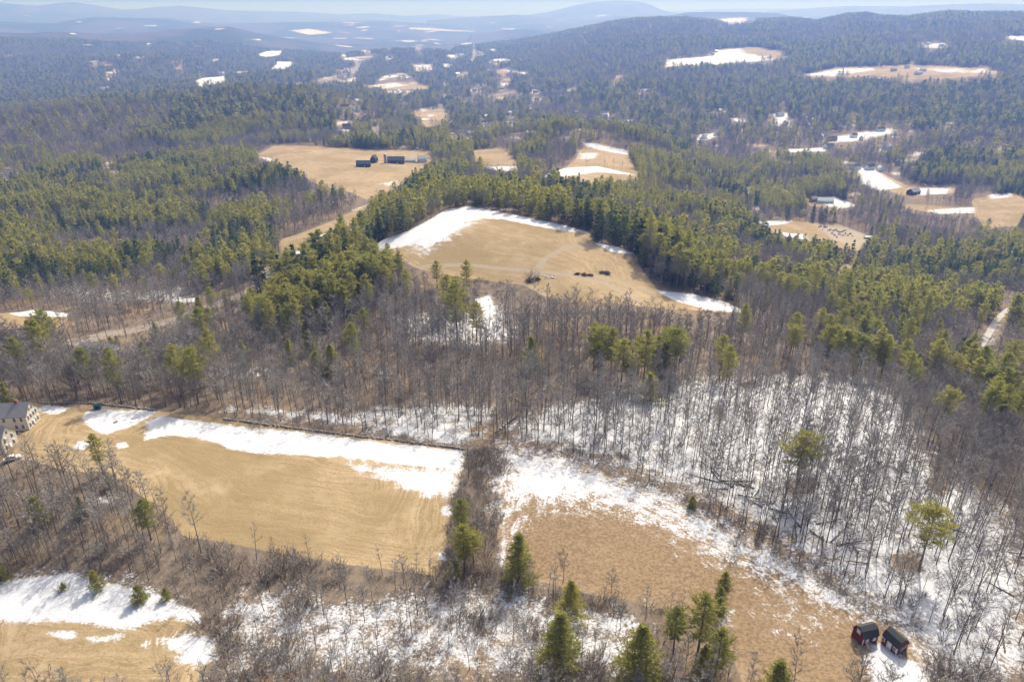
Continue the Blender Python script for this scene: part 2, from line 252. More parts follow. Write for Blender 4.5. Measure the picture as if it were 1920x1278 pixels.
NOTREE = [(wpoly(p), k) for p, k in [ # thinner growth: share of trees kept
 ([(380,1110),(640,1085),(930,1062),(1240,1140),(1345,1165),(1370,1300),(310,1300),(400,1240)], .45),
 ([(320,1000),(500,1036),(700,1070),(930,1080),(930,1105),(640,1110),(380,1112)], .35),
 ([(845,930),(870,845),(946,840),(930,1000),(930,1080),(820,1080)], .10),
 ([(500,798),(760,826),(900,842),(1060,858),(1310,960),(1330,945),(1100,860),(900,825),(640,800)], .30),
 ([(1385,1006),(1640,1165),(1700,1150),(1480,1020)], .3), ([(770,545),(1000,545),(1010,620),(930,650),(840,620)], .28), ([(1620,1170),(1760,1180),(1920,1260),(1920,1320),(1640,1320)], .35),
 ([(0,860),(200,880),(200,905),(0,900)], .3), ([(130,600),(330,560),(420,535),(440,560),(390,610),(150,650)], .35), ([(1660,1030),(1940,960),(1940,1180),(1760,1200)], .55)]]
ROADS = {'road': ([(120,648),(165,636),(200,628),(240,622),(290,611),(335,599),(400,573),(450,556),(488,538),(512,505),(530,486),(575,478)], 8), 'lane': ([(612,478),(628,465),(650,450),(672,430),(690,408)], 7),
 'highway': ([(520,166),(560,158),(625,148),(668,136)], 16), 'street': ([(660,138),(668,126),(674,116)], 26), 'main_street': ([(888,118),(889,104),(889,84)], 30), 'valley_road': ([(860,186),(920,182),(968,172)], 16), 'field_drive': ([(700,255),(706,240),(708,226)], 7), 'hill_road': ([(776,96),(788,84),(800,74)], 40)}
TRACKS = [([(790,500),(860,497),(940,503),(1010,510),(1060,515),(1130,530),(1200,565)], 2.2), ([(1005,515),(1020,485),(1060,465),(1110,457)], 2.0), ([(1060,515),(1120,518),(1180,535),(1240,552)], 1.6)]
STREAMS = [([(1925,566),(1890,580),(1868,600),(1856,622),(1838,650),(1826,672)], 3.5)]
def wline(pts, step=6):
    p = np.array(pts, float); q = []
    for a, b in zip(p[:-1], p[1:]):
        m = max(1, int(np.hypot(*(b-a))/step)); q += [a+(b-a)*t/m for t in range(m)]
    q.append(p[-1]); q = np.array(q); g = ground_at(q[:, 0], q[:, 1])[:, :2]
    # even out the steps of the ray cast
    for _ in range(2): g[1:-1] = (g[:-2]+2*g[1:-1]+g[2:])/4
    return g
def ldist(line, x, y, margin=30):
    out = np.full(x.shape, 1e3); lo = line.min(0)-margin; hi = line.max(0)+margin
    m = (x > lo[0]) & (x < hi[0]) & (y > lo[1]) & (y < hi[1])
    if not m.any(): return out
    X = x[m]; Y = y[m]; d2 = np.full(X.shape, 1e6)
    for (ax, ay), (bx, by) in zip(line[:-1], line[1:]):
        ex, ey = bx-ax, by-ay; t = np.clip(((X-ax)*ex+(Y-ay)*ey)/(ex*ex+ey*ey+1e-9), 0, 1)
        d2 = np.minimum(d2, (X-ax-t*ex)**2+(Y-ay-t*ey)**2)
    out[m] = np.sqrt(d2); return out
ROADW = {k: (wline(p), w) for k, (p, w) in ROADS.items()}
TRACKW = [(wline(p), w) for p, w in TRACKS]; STREAMW = [(wline(p), w) for p, w in STREAMS]
RIVERS = [[(362,168),(372,148),(398,146),(430,143),(428,154),(395,160)], [(508,131),(520,116),(552,117),(545,124),(532,132)], [(482,103),(500,97),(532,96),(526,104),(496,108)]]
RIVERW = [wpoly(p, 8) for p in RIVERS]

def cover(x, y):
    field = np.zeros(x.shape); row = np.zeros(x.shape); snow = np.full(x.shape, .18)
    for k, p in FIELDS.items():
        d = sdist(p, x, y); row = np.where(d > 0, d, row)
        field = np.maximum(field, np.clip(.5 + d/3, 0, 1))
    snow = snow*(1-field*.9)
    for p, s, k in SNOW:
        d = sdist(p, x, y, 60); snow = np.maximum(snow, k*np.clip(.5 + d/(2*s), 0, 1))
    for p in BROWN:
        d = sdist(p, x, y); snow = np.minimum(snow, 1-.85*np.clip(.5+d/6, 0, 1))
    for p in RIVERW:
        snow = np.maximum(snow, np.clip(.5+sdist(p, x, y, 60)/20, 0, 1))
    tr = np.zeros(x.shape)
    tr = np.maximum(tr, np.clip(.5+sdist(GRAVEL, x, y)/4, 0, 1))
    for l, w in TRACKW: tr = np.maximum(tr, 1-sstep(w*.5, w*1.2, ldist(l, x, y)))
    return field, row, snow, tr

# ------------------------------------------------------------------ mesh and node helpers
def mesh_np(name, V, faces, mats=(), midx=None, smooth=False):
    me = bpy.data.meshes.new(name); V = np.asarray(V, np.float32)
    if isinstance(faces, np.ndarray):
        nf, k = faces.shape; tot = np.full(nf, k, np.int32); fl = faces.ravel()
    else:
        tot = np.array([len(f) for f in faces], np.int32); fl = np.array([i for f in faces for i in f], np.int32); nf = len(tot)
    me.vertices.add(len(V)); me.vertices.foreach_set('co', V.ravel())
    me.loops.add(len(fl)); me.loops.foreach_set('vertex_index', fl.astype(np.int32))
    me.polygons.add(nf); st = np.zeros(nf, np.int32); st[1:] = np.cumsum(tot)[:-1]
    me.polygons.foreach_set('loop_start', st)
    for m in mats: me.materials.append(m)
    if midx is not None: me.polygons.foreach_set('material_index', np.asarray(midx, np.int32))
    if smooth: me.polygons.foreach_set('use_smooth', np.ones(nf, bool))
    me.update(calc_edges=True); me.validate(); return me
def link(name, data, parent=None, loc=None, rot=None):
    o = bpy.data.objects.new(name, data); COL.objects.link(o)
    if parent: o.parent = parent
    if loc is not None: o.location = loc
    if rot is not None: o.rotation_euler = rot
    return o
def tag(o, label=None, cat=None, group=None, kind=None):
    if label: o['label'] = label
    if cat: o['category'] = cat
    if group: o['group'] = group
    if kind: o['kind'] = kind
    return o
def mat(name, rough=.9, spec=.2):
    m = bpy.data.materials.new(name); m.use_nodes = True; nt = m.node_tree
    b = nt.nodes['Principled BSDF']; b.inputs['Roughness'].default_value = rough; b.inputs['Specular IOR Level'].default_value = spec
    return m, nt, b
def nd(nt, t, **kw):
    n_ = nt.nodes.new(t)
    for k, v in kw.items():
        if k in ('loc',): continue
        if hasattr(n_, k) and not k.startswith('i_'): setattr(n_, k, v)
    return n_
def noise(nt, vec, scale, detail=3, rough=.55):
    n_ = nt.nodes.new('ShaderNodeTexNoise'); n_.inputs['Scale'].default_value = scale; n_.inputs['Detail'].default_value = detail; n_.inputs['Roughness'].default_value = rough
    if vec is not None: nt.links.new(vec, n_.inputs['Vector'])
    return n_.outputs['Fac']
def math_(nt, op, a, b=None, clamp=False):
    n_ = nt.nodes.new('ShaderNodeMath'); n_.operation = op; n_.use_clamp = clamp
    for i, v in enumerate((a, b)):
        if v is None: continue
        if isinstance(v, (int, float)): n_.inputs[i].default_value = v
        else: nt.links.new(v, n_.inputs[i])
    return n_.outputs[0]
def mapr(nt, v, a, b, c=0., d=1., smooth=True):
    n_ = nt.nodes.new('ShaderNodeMapRange'); n_.interpolation_type = 'SMOOTHSTEP' if smooth else 'LINEAR'
    nt.links.new(v, n_.inputs['Value'])
    for k, x in zip(('From Min', 'From Max', 'To Min', 'To Max'), (a, b, c, d)): n_.inputs[k].default_value = x
    return n_.outputs[0]
def mix(nt, f, a, b):
    n_ = nt.nodes.new('ShaderNodeMix'); n_.data_type = 'RGBA'
    if isinstance(f, (int, float)): n_.inputs[0].default_value = f
    else: nt.links.new(f, n_.inputs[0])
    for i, v in ((6, a), (7, b)):
        if isinstance(v, tuple): n_.inputs[i].default_value = (*v, 1)
        else: nt.links.new(v, n_.inputs[i])
    return n_.outputs[2]
def attr(nt, name):
    n_ = nt.nodes.new('ShaderNodeAttribute'); n_.attribute_name = name; return n_.outputs['Fac']
def plain(name, c, c2=None, scale=2., rough=.85, spec=.2, rand=0.):
    m, nt, b = mat(name, rough, spec)
    tc = nt.nodes.new('ShaderNodeTexCoord')
    c2 = c2 or tuple(x*.75 for x in c)
    col = mix(nt, noise(nt, tc.outputs['Object'], scale), c, c2)
    if rand:
        oi = nt.nodes.new('ShaderNodeObjectInfo')
        h = nt.nodes.new('ShaderNodeHueSaturation'); nt.links.new(col, h.inputs['Color'])
        nt.links.new(mapr(nt, oi.outputs['Random'], 0, 1, 1-rand, 1+rand, False), h.inputs['Value']); col = h.outputs[0]
    nt.links.new(col, b.inputs['Base Color']); return m

# ------------------------------------------------------------------ ground
def ground_material():
    m, nt, b = mat('ground', .95, .1)
    geo = nt.nodes.new('ShaderNodeNewGeometry'); P = geo.outputs['Position']
    snow, field, row, track, con = (attr(nt, k) for k in ('snow', 'field', 'row', 'track', 'conifer'))
    n1 = noise(nt, P, .035, 4); n2 = noise(nt, P, .28, 4); n3 = noise(nt, P, 1.3, 3, .7); n4 = noise(nt, P, .09, 3); n6 = noise(nt, P, 1.5, 5, .8)
    # meadow: tan stubble, mown in rows that follow the edge of the field
    warp = math_(nt, 'MULTIPLY', n1, 16.)
    rw = math_(nt, 'ADD', row, warp)
    cx = nt.nodes.new('ShaderNodeCombineXYZ'); nt.links.new(math_(nt, 'MULTIPLY', rw, 1.35), cx.inputs[0]); nt.links.new(math_(nt, 'MULTIPLY', n1, 3.), cx.inputs[1])
    rows = noise(nt, cx.outputs[0], 1.0, 2, .7)
    tan = mix(nt, mapr(nt, n1, .38, .62), (.335, .25, .142), (.28, .205, .112))
    tan = mix(nt, mapr(nt, rows, .38, .66, 0, .7), tan, (.47, .365, .235))
    tan = mix(nt, mapr(nt, n6, .45, .70, 0, .75), tan, (.185, .13, .065)); tan = mix(nt, mapr(nt, noise(nt, P, .11, 5, .7), .50, .66, 0, .55), tan, (.44, .35, .22))
    tan = mix(nt, mapr(nt, n2, .55, .75, 0, .5), tan, (.25, .20, .075)); tan = mix(nt, mapr(nt, noise(nt, P, .018, 4, .6), .46, .60, 0, .7), tan, (.245, .185, .092))
    tan = mix(nt, mapr(nt, attr(nt, 'rough'), 0, 1, 0, .75), tan, mix(nt, mapr(nt, n3, .4, .62), (.28, .20, .125), (.15, .098, .06)))
    tan = mix(nt, math_(nt, 'MULTIPLY', track, .85), tan, mix(nt, n3, (.40, .345, .27), (.27, .225, .17)))
    # leaf litter
    lit = mix(nt, mapr(nt, n2, .35, .65), (.215, .172, .132), (.135, .108, .086))
    lit = mix(nt, mapr(nt, n1, .48, .68, 0, .75), lit, (.27, .185, .10))
    lit = mix(nt, mapr(nt, n3, .55, .75, 0, .7), lit, (.07, .056, .045))
    # far woods whose trees are too small to stand alone, crown self-shadow darkened in
    n5 = noise(nt, P, .012, 5, .7)
    far = mix(nt, mapr(nt, math_(nt, 'ADD', con, math_(nt, 'MULTIPLY', math_(nt, 'SUBTRACT', n5, .5), 1.3)), .35, .65), (.085, .075, .075), (.035, .05, .032))
    base = mix(nt, attr(nt, 'farwood'), lit, far)
    base = mix(nt, mapr(nt, math_(nt, 'ADD', field, math_(nt, 'MULTIPLY', math_(nt, 'SUBTRACT', n2, .5), .9)), .42, .58), base, tan)
    # snow breaks up over grass tufts, brush and furrows
    br = math_(nt, 'ADD', math_(nt, 'MULTIPLY', math_(nt, 'SUBTRACT', n2, .5), .80), math_(nt, 'MULTIPLY', math_(nt, 'SUBTRACT', n6, .5), 1.25))
    br = math_(nt, 'ADD', br, math_(nt, 'MULTIPLY', math_(nt, 'SUBTRACT', rows, .5), math_(nt, 'MULTIPLY', field, .5)))
    br = math_(nt, 'ADD', br, math_(nt, 'MULTIPLY', math_(nt, 'MULTIPLY', math_(nt, 'SUBTRACT', n1, .5), 1.6), attr(nt, 'dist')))
    s = mapr(nt, math_(nt, 'ADD', snow, br), .40, .66)
    wht = mix(nt, mapr(nt, n4, .3, .7), (.68, .70, .73), (.56, .58, .62))
    nt.links.new(mix(nt, s, base, wht), b.inputs['Base Color'])
    bm_ = nt.nodes.new('ShaderNodeBump'); bm_.inputs['Distance'].default_value = .5; bm_.inputs['Strength'].default_value = .5
    nt.links.new(math_(nt, 'ADD', math_(nt, 'MULTIPLY', n3, .5), n2), bm_.inputs['Height']); nt.links.new(bm_.outputs[0], b.inputs['Normal'])
    return m
def build_ground():
    na, nr = GA.shape
    X = GR*np.sin(GA); Y = GR*np.cos(GA)
    V = np.stack([X, Y, GZ], -1).reshape(-1, 3); V = np.r_[V, [[0, 0, float(GZ[:, 0].mean())]]]
    i = np.arange(na)[:, None]; j = np.arange(nr-1)[None]; i2 = (i+1) % na
    q = np.stack([i*nr+j, i*nr+j+1, i2*nr+j+1, i2*nr+j], -1).reshape(-1, 4)
    c = len(V)-1; k = np.arange(na); tri = np.stack([np.full(na, c), k*nr, ((k+1) % na)*nr, np.full(na, c)], -1)
    me = bpy.data.meshes.new('ground')
    me = mesh_np('ground', V, q[:, ::-1].copy(), [ground_material()], smooth=True)
    x = X.ravel(); y = Y.ravel(); r = GR.ravel()
    field, row, snow, tr = cover(x, y)
    con = conifer_share(x, y)
    farw = sstep(4200, 5200, r)*(1-field)
    snow = np.where(r > 3200, np.where(snow < .3, .0, snow), snow)
    # scattered small clearings far off
    cl = (vnoise(x, y, 260, 77) > .90) & (r > 3000) & (r < 14000) & (vnoise(x, y, 1500, 78) > .45)
    snow = np.where(cl, .62, snow)
    rough = np.clip(.5+sdist(FIELDS['f2'], x, y)/4, 0, 1)
    for nme, a in (('dist', sstep(900, 2400, r)), ('snow', snow), ('field', field), ('row', row), ('track', tr), ('conifer', con), ('farwood', farw), ('rough', rough)):
        at = me.attributes.new(nme, 'FLOAT', 'POINT'); at.data.foreach_set('value', np.r_[a, 0].astype(np.float32))
    o = link('ground', me); tag(o, kind='structure'); return o
def conifer_share(x, y):
    r = np.hypot(x, y)
    base = np.where(r < 380, .015, np.clip((fbm(x, y, 420, 21)-.5)*4.6+.24, .04, .95))
    base = base*sstep(380, 900, r) + .015*(1-sstep(380, 900, r))
    for p, k in PINE:
        d = sdist(p, x, y, 40); f = np.clip(.5 + d/14, 0, 1); base = base*(1-f) + k*f
    return base
build_ground()

def strip(name, line, w, m, up, label_kind='structure'):
    t = np.gradient(line, axis=0); t /= np.linalg.norm(t, axis=1)[:, None]+1e-9; nrm = np.stack([-t[:, 1], t[:, 0]], -1)
    V = []
    for s in (-.5, -.17, .17, .5):
        q = line+nrm*w*s; V.append(np.c_[q, height(q[:, 0], q[:, 1])+up])
    V = np.concatenate(V); L = len(line); Fc = []
    for k in range(3):
        for i in range(L-1): Fc.append((k*L+i, k*L+i+1, (k+1)*L+i+1, (k+1)*L+i))
    Fc = [f[::-1] for f in Fc]
    return tag(link(name, mesh_np(name, V, Fc, [m], smooth=True)), kind=label_kind)
M_ROAD = plain('asphalt', (.20, .19, .18), (.27, .255, .24), .4)
M_VERGE = plain('sandy_verge', (.33, .25, .15), (.24, .17, .10), .3)
M_STREAM = plain('stony_stream', (.62, .62, .62), (.16, .13, .10), .5)
M_ICE = plain('snowy_ice', (.80, .82, .86), (.62, .66, .72), .02, .6)
for k, (l, w) in ROADW.items():
    far_ = np.hypot(*l.mean(0)) > 1200
    strip('verge', l, w*1.9, M_VERGE, .12 if not far_ else .5); strip('road', l, w, M_ROAD, .2 if not far_ else .9)
for l, w in STREAMW: strip('stream', l, w, M_STREAM, .15)
import bmesh
for p in RIVERW:
    z = height(p[:, 0], p[:, 1]).min()
    bm = bmesh.new(); bm.faces.new([bm.verts.new((a, b, c+1.2)) for a, b, c in np.c_[p, height(p[:, 0], p[:, 1])]]); bmesh.ops.triangulate(bm, faces=bm.faces[:])
    me = bpy.data.meshes.new('river'); bm.to_mesh(me); bm.free(); me.materials.append(M_ICE); tag(link('river', me), kind='structure')

# ------------------------------------------------------------------ plants: shared mesh data
class Geo:
    def __init__(s): s.v = []; s.f = []; s.m = []
    def tube(s, pts, rad, n=5, m=0):
        b = len(s.v); N = len(pts); up = Vector((.31, .17, 1)).normalized()
        for i, p in enumerate(pts):
            p = Vector(p); d = (Vector(pts[min(i+1, N-1)])-Vector(pts[max(i-1, 0)])).normalized()
            a = d.cross(up if abs(d.dot(up)) < .95 else Vector((1, 0, 0))).normalized(); c = d.cross(a)
            for k in range(n):
                t = 2*math.pi*k/n; s.v.append(p+(a*math.cos(t)+c*math.sin(t))*rad[i])
        for i in range(N-1):
            for k in range(n):
                s.f.append((b+i*n+k, b+i*n+(k+1) % n, b+(i+1)*n+(k+1) % n, b+(i+1)*n+k)); s.m.append(m)
    def blade(s, p, d, L, w, m=1, side=None):
        d = d.normalized(); a = side or d.cross(Vector((random.uniform(-1, 1), random.uniform(-1, 1), random.uniform(-1, 1))))
        if a.length < 1e-4: a = Vector((1, 0, 0))
        a = a.normalized()*w*.5; b = len(s.v); s.v += [p-a*.7, p+a*.7, p+d*L*.6+a, p+d*L, p+d*L*.6-a]
        s.f.append((b, b+1, b+2, b+3, b+4)); s.m.append(m)
    def sliver(s, p, d, L, w, m=1):
        a = d.cross(Vector((random.uniform(-1, 1), random.uniform(-1, 1), random.uniform(-1, 1))))
        if a.length < 1e-4: a = Vector((1, 0, 0))
        a = a.normalized()*w*.5; b = len(s.v); s.v += [p-a, p+a, p+d*L]; s.f.append((b, b+1, b+2)); s.m.append(m)
    def box(s, c, h, m=0, rz=0.):
        b = len(s.v); ca, sa = math.cos(rz), math.sin(rz)
        for z in (-1, 1):
            for x, y in ((-1, -1), (1, -1), (1, 1), (-1, 1)):
                X, Y = x*h[0], y*h[1]; s.v.append(Vector((c[0]+X*ca-Y*sa, c[1]+X*sa+Y*ca, c[2]+z*h[2])))
        for f in ((3, 2, 1, 0), (4, 5, 6, 7), (0, 1, 5, 4), (1, 2, 6, 5), (2, 3, 7, 6), (3, 0, 4, 7)): s.f.append(tuple(b+i for i in f)); s.m.append(m)
    def face(s, pts, m=0):
        b = len(s.v); s.v += [Vector(p) for p in pts]; s.f.append(tuple(range(b, b+len(pts)))); s.m.append(m)
    def add(s, o, loc, rz, sc, remap=None):
        b = len(s.v); T = Matrix.Translation(loc) @ Matrix.Rotation(rz, 4, 'Z') @ Matrix.Scale(sc, 4)
        s.v += [T @ v for v in o.v]; s.f += [tuple(i+b for i in f) for f in o.f]; s.m += [remap.get(i, i) for i in o.m] if remap else o.m
    def mesh(s, name, mats): return mesh_np(name, np.array([tuple(v) for v in s.v]), s.f, mats, s.m)
def foliage(name, c1, c2, c3):
    m, nt, b = mat(name, .75, .15)
    oi = nt.nodes.new('ShaderNodeObjectInfo'); tc = nt.nodes.new('ShaderNodeTexCoord'); geo = nt.nodes.new('ShaderNodeNewGeometry')
    base = mix(nt, oi.outputs['Random'], c1, c2)
    base = mix(nt, mapr(nt, geo.outputs['Random Per Island'], .4, 1., 0, .7, False), base, c3)
    nt.links.new(base, b.inputs['Base Color'])
    tr = nt.nodes.new('ShaderNodeBsdfTranslucent'); h = nt.nodes.new('ShaderNodeHueSaturation'); h.inputs['Value'].default_value = 2.05; h.inputs['Saturation'].default_value = 1.15
    nt.links.new(base, h.inputs['Color']); nt.links.new(h.outputs[0], tr.inputs[0])
    ms = nt.nodes.new('ShaderNodeMixShader'); ms.inputs[0].default_value = .45
    nt.links.new(b.outputs[0], ms.inputs[1]); nt.links.new(tr.outputs[0], ms.inputs[2])
    nt.links.new(ms.outputs[0], nt.nodes['Material Output'].inputs[0]); return m
M_NEEDLE = foliage('pine_needles', (.205, .215, .070), (.30, .28, .092), (.13, .15, .058))
M_HEMLOCK = foliage('hemlock_needles', (.060, .085, .038), (.095, .120, .048), (.040, .058, .030))
M_BARK = plain('bark', (.12, .10, .085), (.19, .17, .15), 3., rand=.3)
M_PALE = plain('pale_bark', (.30, .28, .25), (.17, .15, .13), 3., rand=.25)
M_TWIG = plain('twigs', (.30, .282, .258), (.375, .352, .325), .3, rand=.35)
M_BRUSH = plain('brush_twigs', (.30, .255, .21), (.38, .335, .29), .3, rand=.4)

def pine(seed, H, start, Rm, whorls, per, tufts, tw, tl, shape, sides=6):
    """trunk and crown of a white pine: tiers of upswept branches carrying needle sprays"""
    random.seed(seed); T = Geo(); C = Geo()
    bx, by = random.uniform(-.4, .4), random.uniform(-.4, .4)
    def axis(t): return Vector((bx*math.sin(t*2.2), by*math.sin(t*1.7), H*t))
    T.tube([axis(t)+Vector((0, 0, -.6 if t == 0 else 0)) for t in (0, .25, .5, .75, .98)], [H*.014+.04, H*.0115, H*.008, H*.005, .02], sides)
    for k in range(whorls):
        u = (k+random.uniform(-.3, .3))/(whorls-1); u = min(max(u, 0), 1); t = start+(1-start)*u*.985
        if shape == 'cone': prof = (1-u)**.85*.95+.06
        else: prof = (.45+.9*u if u < .5 else .9*(1-(u-.5)/.5)**.75+.08)
        if shape == 'flat': prof = .35+.75*math.sin(math.pi*min(u*.85+.12, 1))
        a0 = random.uniform(0, 6.28)
        for b in range(per):
            if random.random() < .12: continue
            L = Rm*prof*random.uniform(.6, 1.2); a = a0+6.283*b/per+random.uniform(-.35, .35)
            rise = random.uniform(.05, .4)+u*.5 if shape != 'cone' else random.uniform(-.25, .15)+u*.6
            p0 = axis(t); d = Vector((math.cos(a), math.sin(a), rise)).normalized()
            if sides > 4: T.tube([p0, p0+d*L*.85], [.03+.012*L, .012], 3)
            nt_ = max(2, int(tufts*(.4+L/Rm)))
            for q in range(nt_):
                f = .22+.8*((q+random.random())/nt_); p = p0+d*L*f+Vector((random.gauss(0, .22), random.gauss(0, .22), random.gauss(.05, .16)))*(.5+L*.16)
                for _ in range(2):
                    dd = (d*.7+Vector((random.gauss(0, .65), random.gauss(0, .65), random.gauss(.22, .35)))).normalized()
                    C.blade(p, dd, tl*random.uniform(.6, 1.25), tw*random.uniform(.7, 1.3), 1)
    for q in range(tufts):
        C.blade(axis(.9+.1*random.random()), Vector((random.gauss(0, .4), random.gauss(0, .4), 1)), tl*random.uniform(.6, 1), tw, 1)
    return T, C
def bare(seed, H, spread, n1, n2, n3, tw, sides=5, start=.42, fork=False):
    """trunk and twiggy crown of a leafless broadleaf tree"""
    random.seed(seed); T = Geo(); C = Geo()
    lx, ly = random.uniform(-1, 1)*H*.07, random.uniform(-1, 1)*H*.07; ph = random.uniform(0, 6)
    def axis(t): return Vector((lx*t*t+.02*H*math.sin(ph+3*t)*t, ly*t*t+.02*H*math.cos(ph+2.5*t)*t, H*t))
    r0 = H*.0075+.03
    T.tube([axis(0)-Vector((0, 0, .6))]+[axis(t) for t in (.02, .25, .5, .75, 1)], [r0*1.25, r0, r0*.8, r0*.58, r0*.32, .015], sides)
    if fork:
        a = random.uniform(0, 6.28); f0 = axis(.38); L = H*.5; d = Vector((math.cos(a)*.42, math.sin(a)*.42, 1)).normalized()
        a0_ = a; d0_ = d; L0_ = L; T.tube([f0, f0+d*L*.5, f0+d*L*.95+Vector((0, 0, .1*L))], [r0*.6, r0*.4, .015], sides)
    for k in range(n1):
        t = start+(1-start)*((k+random.random())/n1)*.97; a = k*2.4+random.uniform(-.5, .5)
        L = spread*(1.15-.75*(t-start)/(1-start))*random.uniform(.6, 1.15)
        d = Vector((math.cos(a), math.sin(a), random.uniform(.55, 1.3))).normalized(); p0 = axis(t)
        if fork and k % 2: p0 = f0+(Vector((math.cos(math.pi*0+a0_), math.sin(a0_), 0))*0)+d0_*L0_*max(0, (t-.38)/.62)
        m1 = p0+d*L*.5; e = p0+d*L+Vector((0, 0, .12*L))
        rb = r0*.32*(1.1-t)+.02
        C.tube([p0, m1, e], [rb, rb*.6, .01], 3, 0)
        for j in range(n2):
            f = .25+.75*(j+random.random())/n2; q = p0.lerp(m1, f*2) if f < .5 else m1.lerp(e, f*2-1)
            d2 = (d+Vector((random.gauss(0, .6), random.gauss(0, .6), random.gauss(.25, .4)))).normalized(); l2 = L*.42*random.uniform(.5, 1.2)
            C.sliver(q, d2, l2, tw*1.7, 1)
            for _ in range(n3):
                g = random.uniform(.15, 1); d3 = (d2+Vector((random.gauss(0, .7), random.gauss(0, .7), random.gauss(.2, .45)))).normalized()
                C.sliver(q+d2*l2*g, d3, random.uniform(.5, 1.1)*(.5+H*.03), tw, 1)
    return T, C
def bush(seed, H, Rb, stems, tw_n, tw):
    random.seed(seed); C = Geo()
    for k in range(stems):
        a = random.uniform(0, 6.28); rr = Rb*math.sqrt(random.random())*.7; p = Vector((rr*math.cos(a), rr*math.sin(a), -.2))
        d = Vector((math.cos(a)*rr/Rb*.9+random.gauss(0, .22), math.sin(a)*rr/Rb*.9+random.gauss(0, .22), 1)).normalized(); L = H*random.uniform(.55, 1.1)
        C.sliver(p, d, L, tw*2.2, 1)
        for j in range(tw_n):
            g = random.uniform(.25, 1); d3 = (d+Vector((random.gauss(0, .6), random.gauss(0, .6), random.gauss(.1, .4)))).normalized()
            C.sliver(p+d*L*g, d3, random.uniform(.3, .75)*(.4+H*.16), tw, 1)
    return C
PINES = {'tall': [pine(100+i, 20+2*i % 5, .34, 4.7, 14, 6, 24, .15, .85, 'tall') for i in range(3)],
         'cone': [pine(120+i, 14, .07, 4.3, 20, 7, 18, .14, .75, 'cone') for i in range(3)],
         'flat': [pine(140+i, 19, .48, 4.8, 10, 6, 26, .15, .9, 'flat') for i in range(3)],
         'small': [pine(160+i, 5, .04, 2.0, 12, 6, 12, .11, .5, 'cone') for i in range(2)]}
BARES = [bare(200+i, 16, 3.4+.35*(i % 4), 18, 7, 5, .07, start=.32, fork=i % 2 == 0) for i in range(6)] + [bare(220+i, 15, 2.3, 15, 6, 5, .06, start=.45) for i in range(4)]
BIRCH = [bare(240+i, 17, 2.6, 16, 7, 5, .065, start=.4) for i in range(3)]
OAKS = [bare(250+i, 14, 5.4, 22, 10, 6, .07, start=.25, fork=True) for i in range(3)]
SHRUBS = [bush(260+i, 3.2, 1.9, 30, 12, .06) for i in range(4)]
def pair_mesh(name, tc, tm, cm):
    return tc[0].mesh(name+'_trunk', [tm]), tc[1].mesh(name+'_crown', [tm, cm])
PINE_ME = {k: [pair_mesh('pine', t, M_BARK, M_NEEDLE) for t in v] for k, v in PINES.items()}
BARE_ME = [pair_mesh('bare', t, M_BARK, M_TWIG) for t in BARES]; BIRCH_ME = [pair_mesh('birch', t, M_PALE, M_TWIG) for t in BIRCH]
OAK_ME = [pair_mesh('oak', t, M_BARK, M_TWIG) for t in OAKS]
SHRUB_ME = [s.mesh('shrub', [M_BARK, M_BRUSH]) for s in SHRUBS]
def plant(name, me, p, sc, rz, label, cat, group=None, sz=None):
    e = link(name, None, None, p, (0, 0, rz)); e.scale = (sc, sc, sz or sc); e.empty_display_size = .5
    link('trunk', me[0], e); link('crown', me[1], e)
    return tag(e, label, cat, group)

# ------------------------------------------------------------------ where trees stand
def scatter(cell, rmin, rmax, azmax, seed):
    rg = np.random.default_rng(seed)
    xs = np.arange(-rmax*math.sin(azmax), rmax*math.sin(azmax), cell); ys = np.arange(rmin*math.cos(azmax)-10, rmax, cell)
    X, Y = np.meshgrid(xs, ys); X = (X+rg.uniform(-.5, .5, X.shape)*cell).ravel(); Y = (Y+rg.uniform(-.5, .5, Y.shape)*cell).ravel()
    r = np.hypot(X, Y); a = np.abs(np.arctan2(X, Y)); k = (r > rmin) & (r < rmax) & (a < azmax); return X[k], Y[k]
SITES = [G(40,800), G(25,830), G(1625,1205), G(1675,1212), G(185,662)]
def pinside(poly, X, Y):
    p = np.array(poly, float); m = (X > p[:, 0].min()) & (X < p[:, 0].max()) & (Y > p[:, 1].min()) & (Y < p[:, 1].max()); out = np.zeros(X.shape, bool)
    if not m.any(): return out
    x = X[m]; y = Y[m]; ins = np.zeros(x.shape, bool)
    for (ax, ay), (bx, by) in zip(p, np.roll(p, -1, 0)):
        c = (ay > y) != (by > y); c &= x < (bx-ax)*(y-ay)/(by-ay if by != ay else 1e-9)+ax; ins ^= c
    out[m] = ins; return out
LINES_PX = [v[0] for v in ROADS.values()]
def ribbon(line, h0, h1):
    return [(x, y-h0) for x, y in line]+[(x, y+h1) for x, y in line[::-1]]
OPEN_PX = list(FIELDS_PX.values()) + [[(x, y) for x, y in q] for q in RIVERS] + [ribbon(ROADS['road'][0][:6], 5, 20), ribbon(ROADS['road'][0][5:], 4, 9), ribbon(ROADS['lane'][0], 3, 3), ribbon(ROADS['highway'][0], 1.5, 1.5), ribbon(ROADS['valley_road'][0], 1.5, 1.5),
   [(655,140),(668,122),(680,114),(672,138)], [(885,118),(886,84),(893,84),(892,118)], [(698,258),(703,226),(712,226),(710,258)], [(772,98),(790,80),(802,74),(790,96)], [(1838,660),(1852,622),(1870,598),(1895,580),(1885,610),(1862,650)], [(900,556),(928,550),(936,600),(946,640),(932,640),(908,600)],
   [(150,640),(180,650),(210,660),(200,672),(160,668)], [(1690,348),(1730,348),(1730,368),(1690,368)], [(1580,455),(1560,478),(1584,480)], [(20,830),(60,800),(80,780),(70,860),(20,880)]]
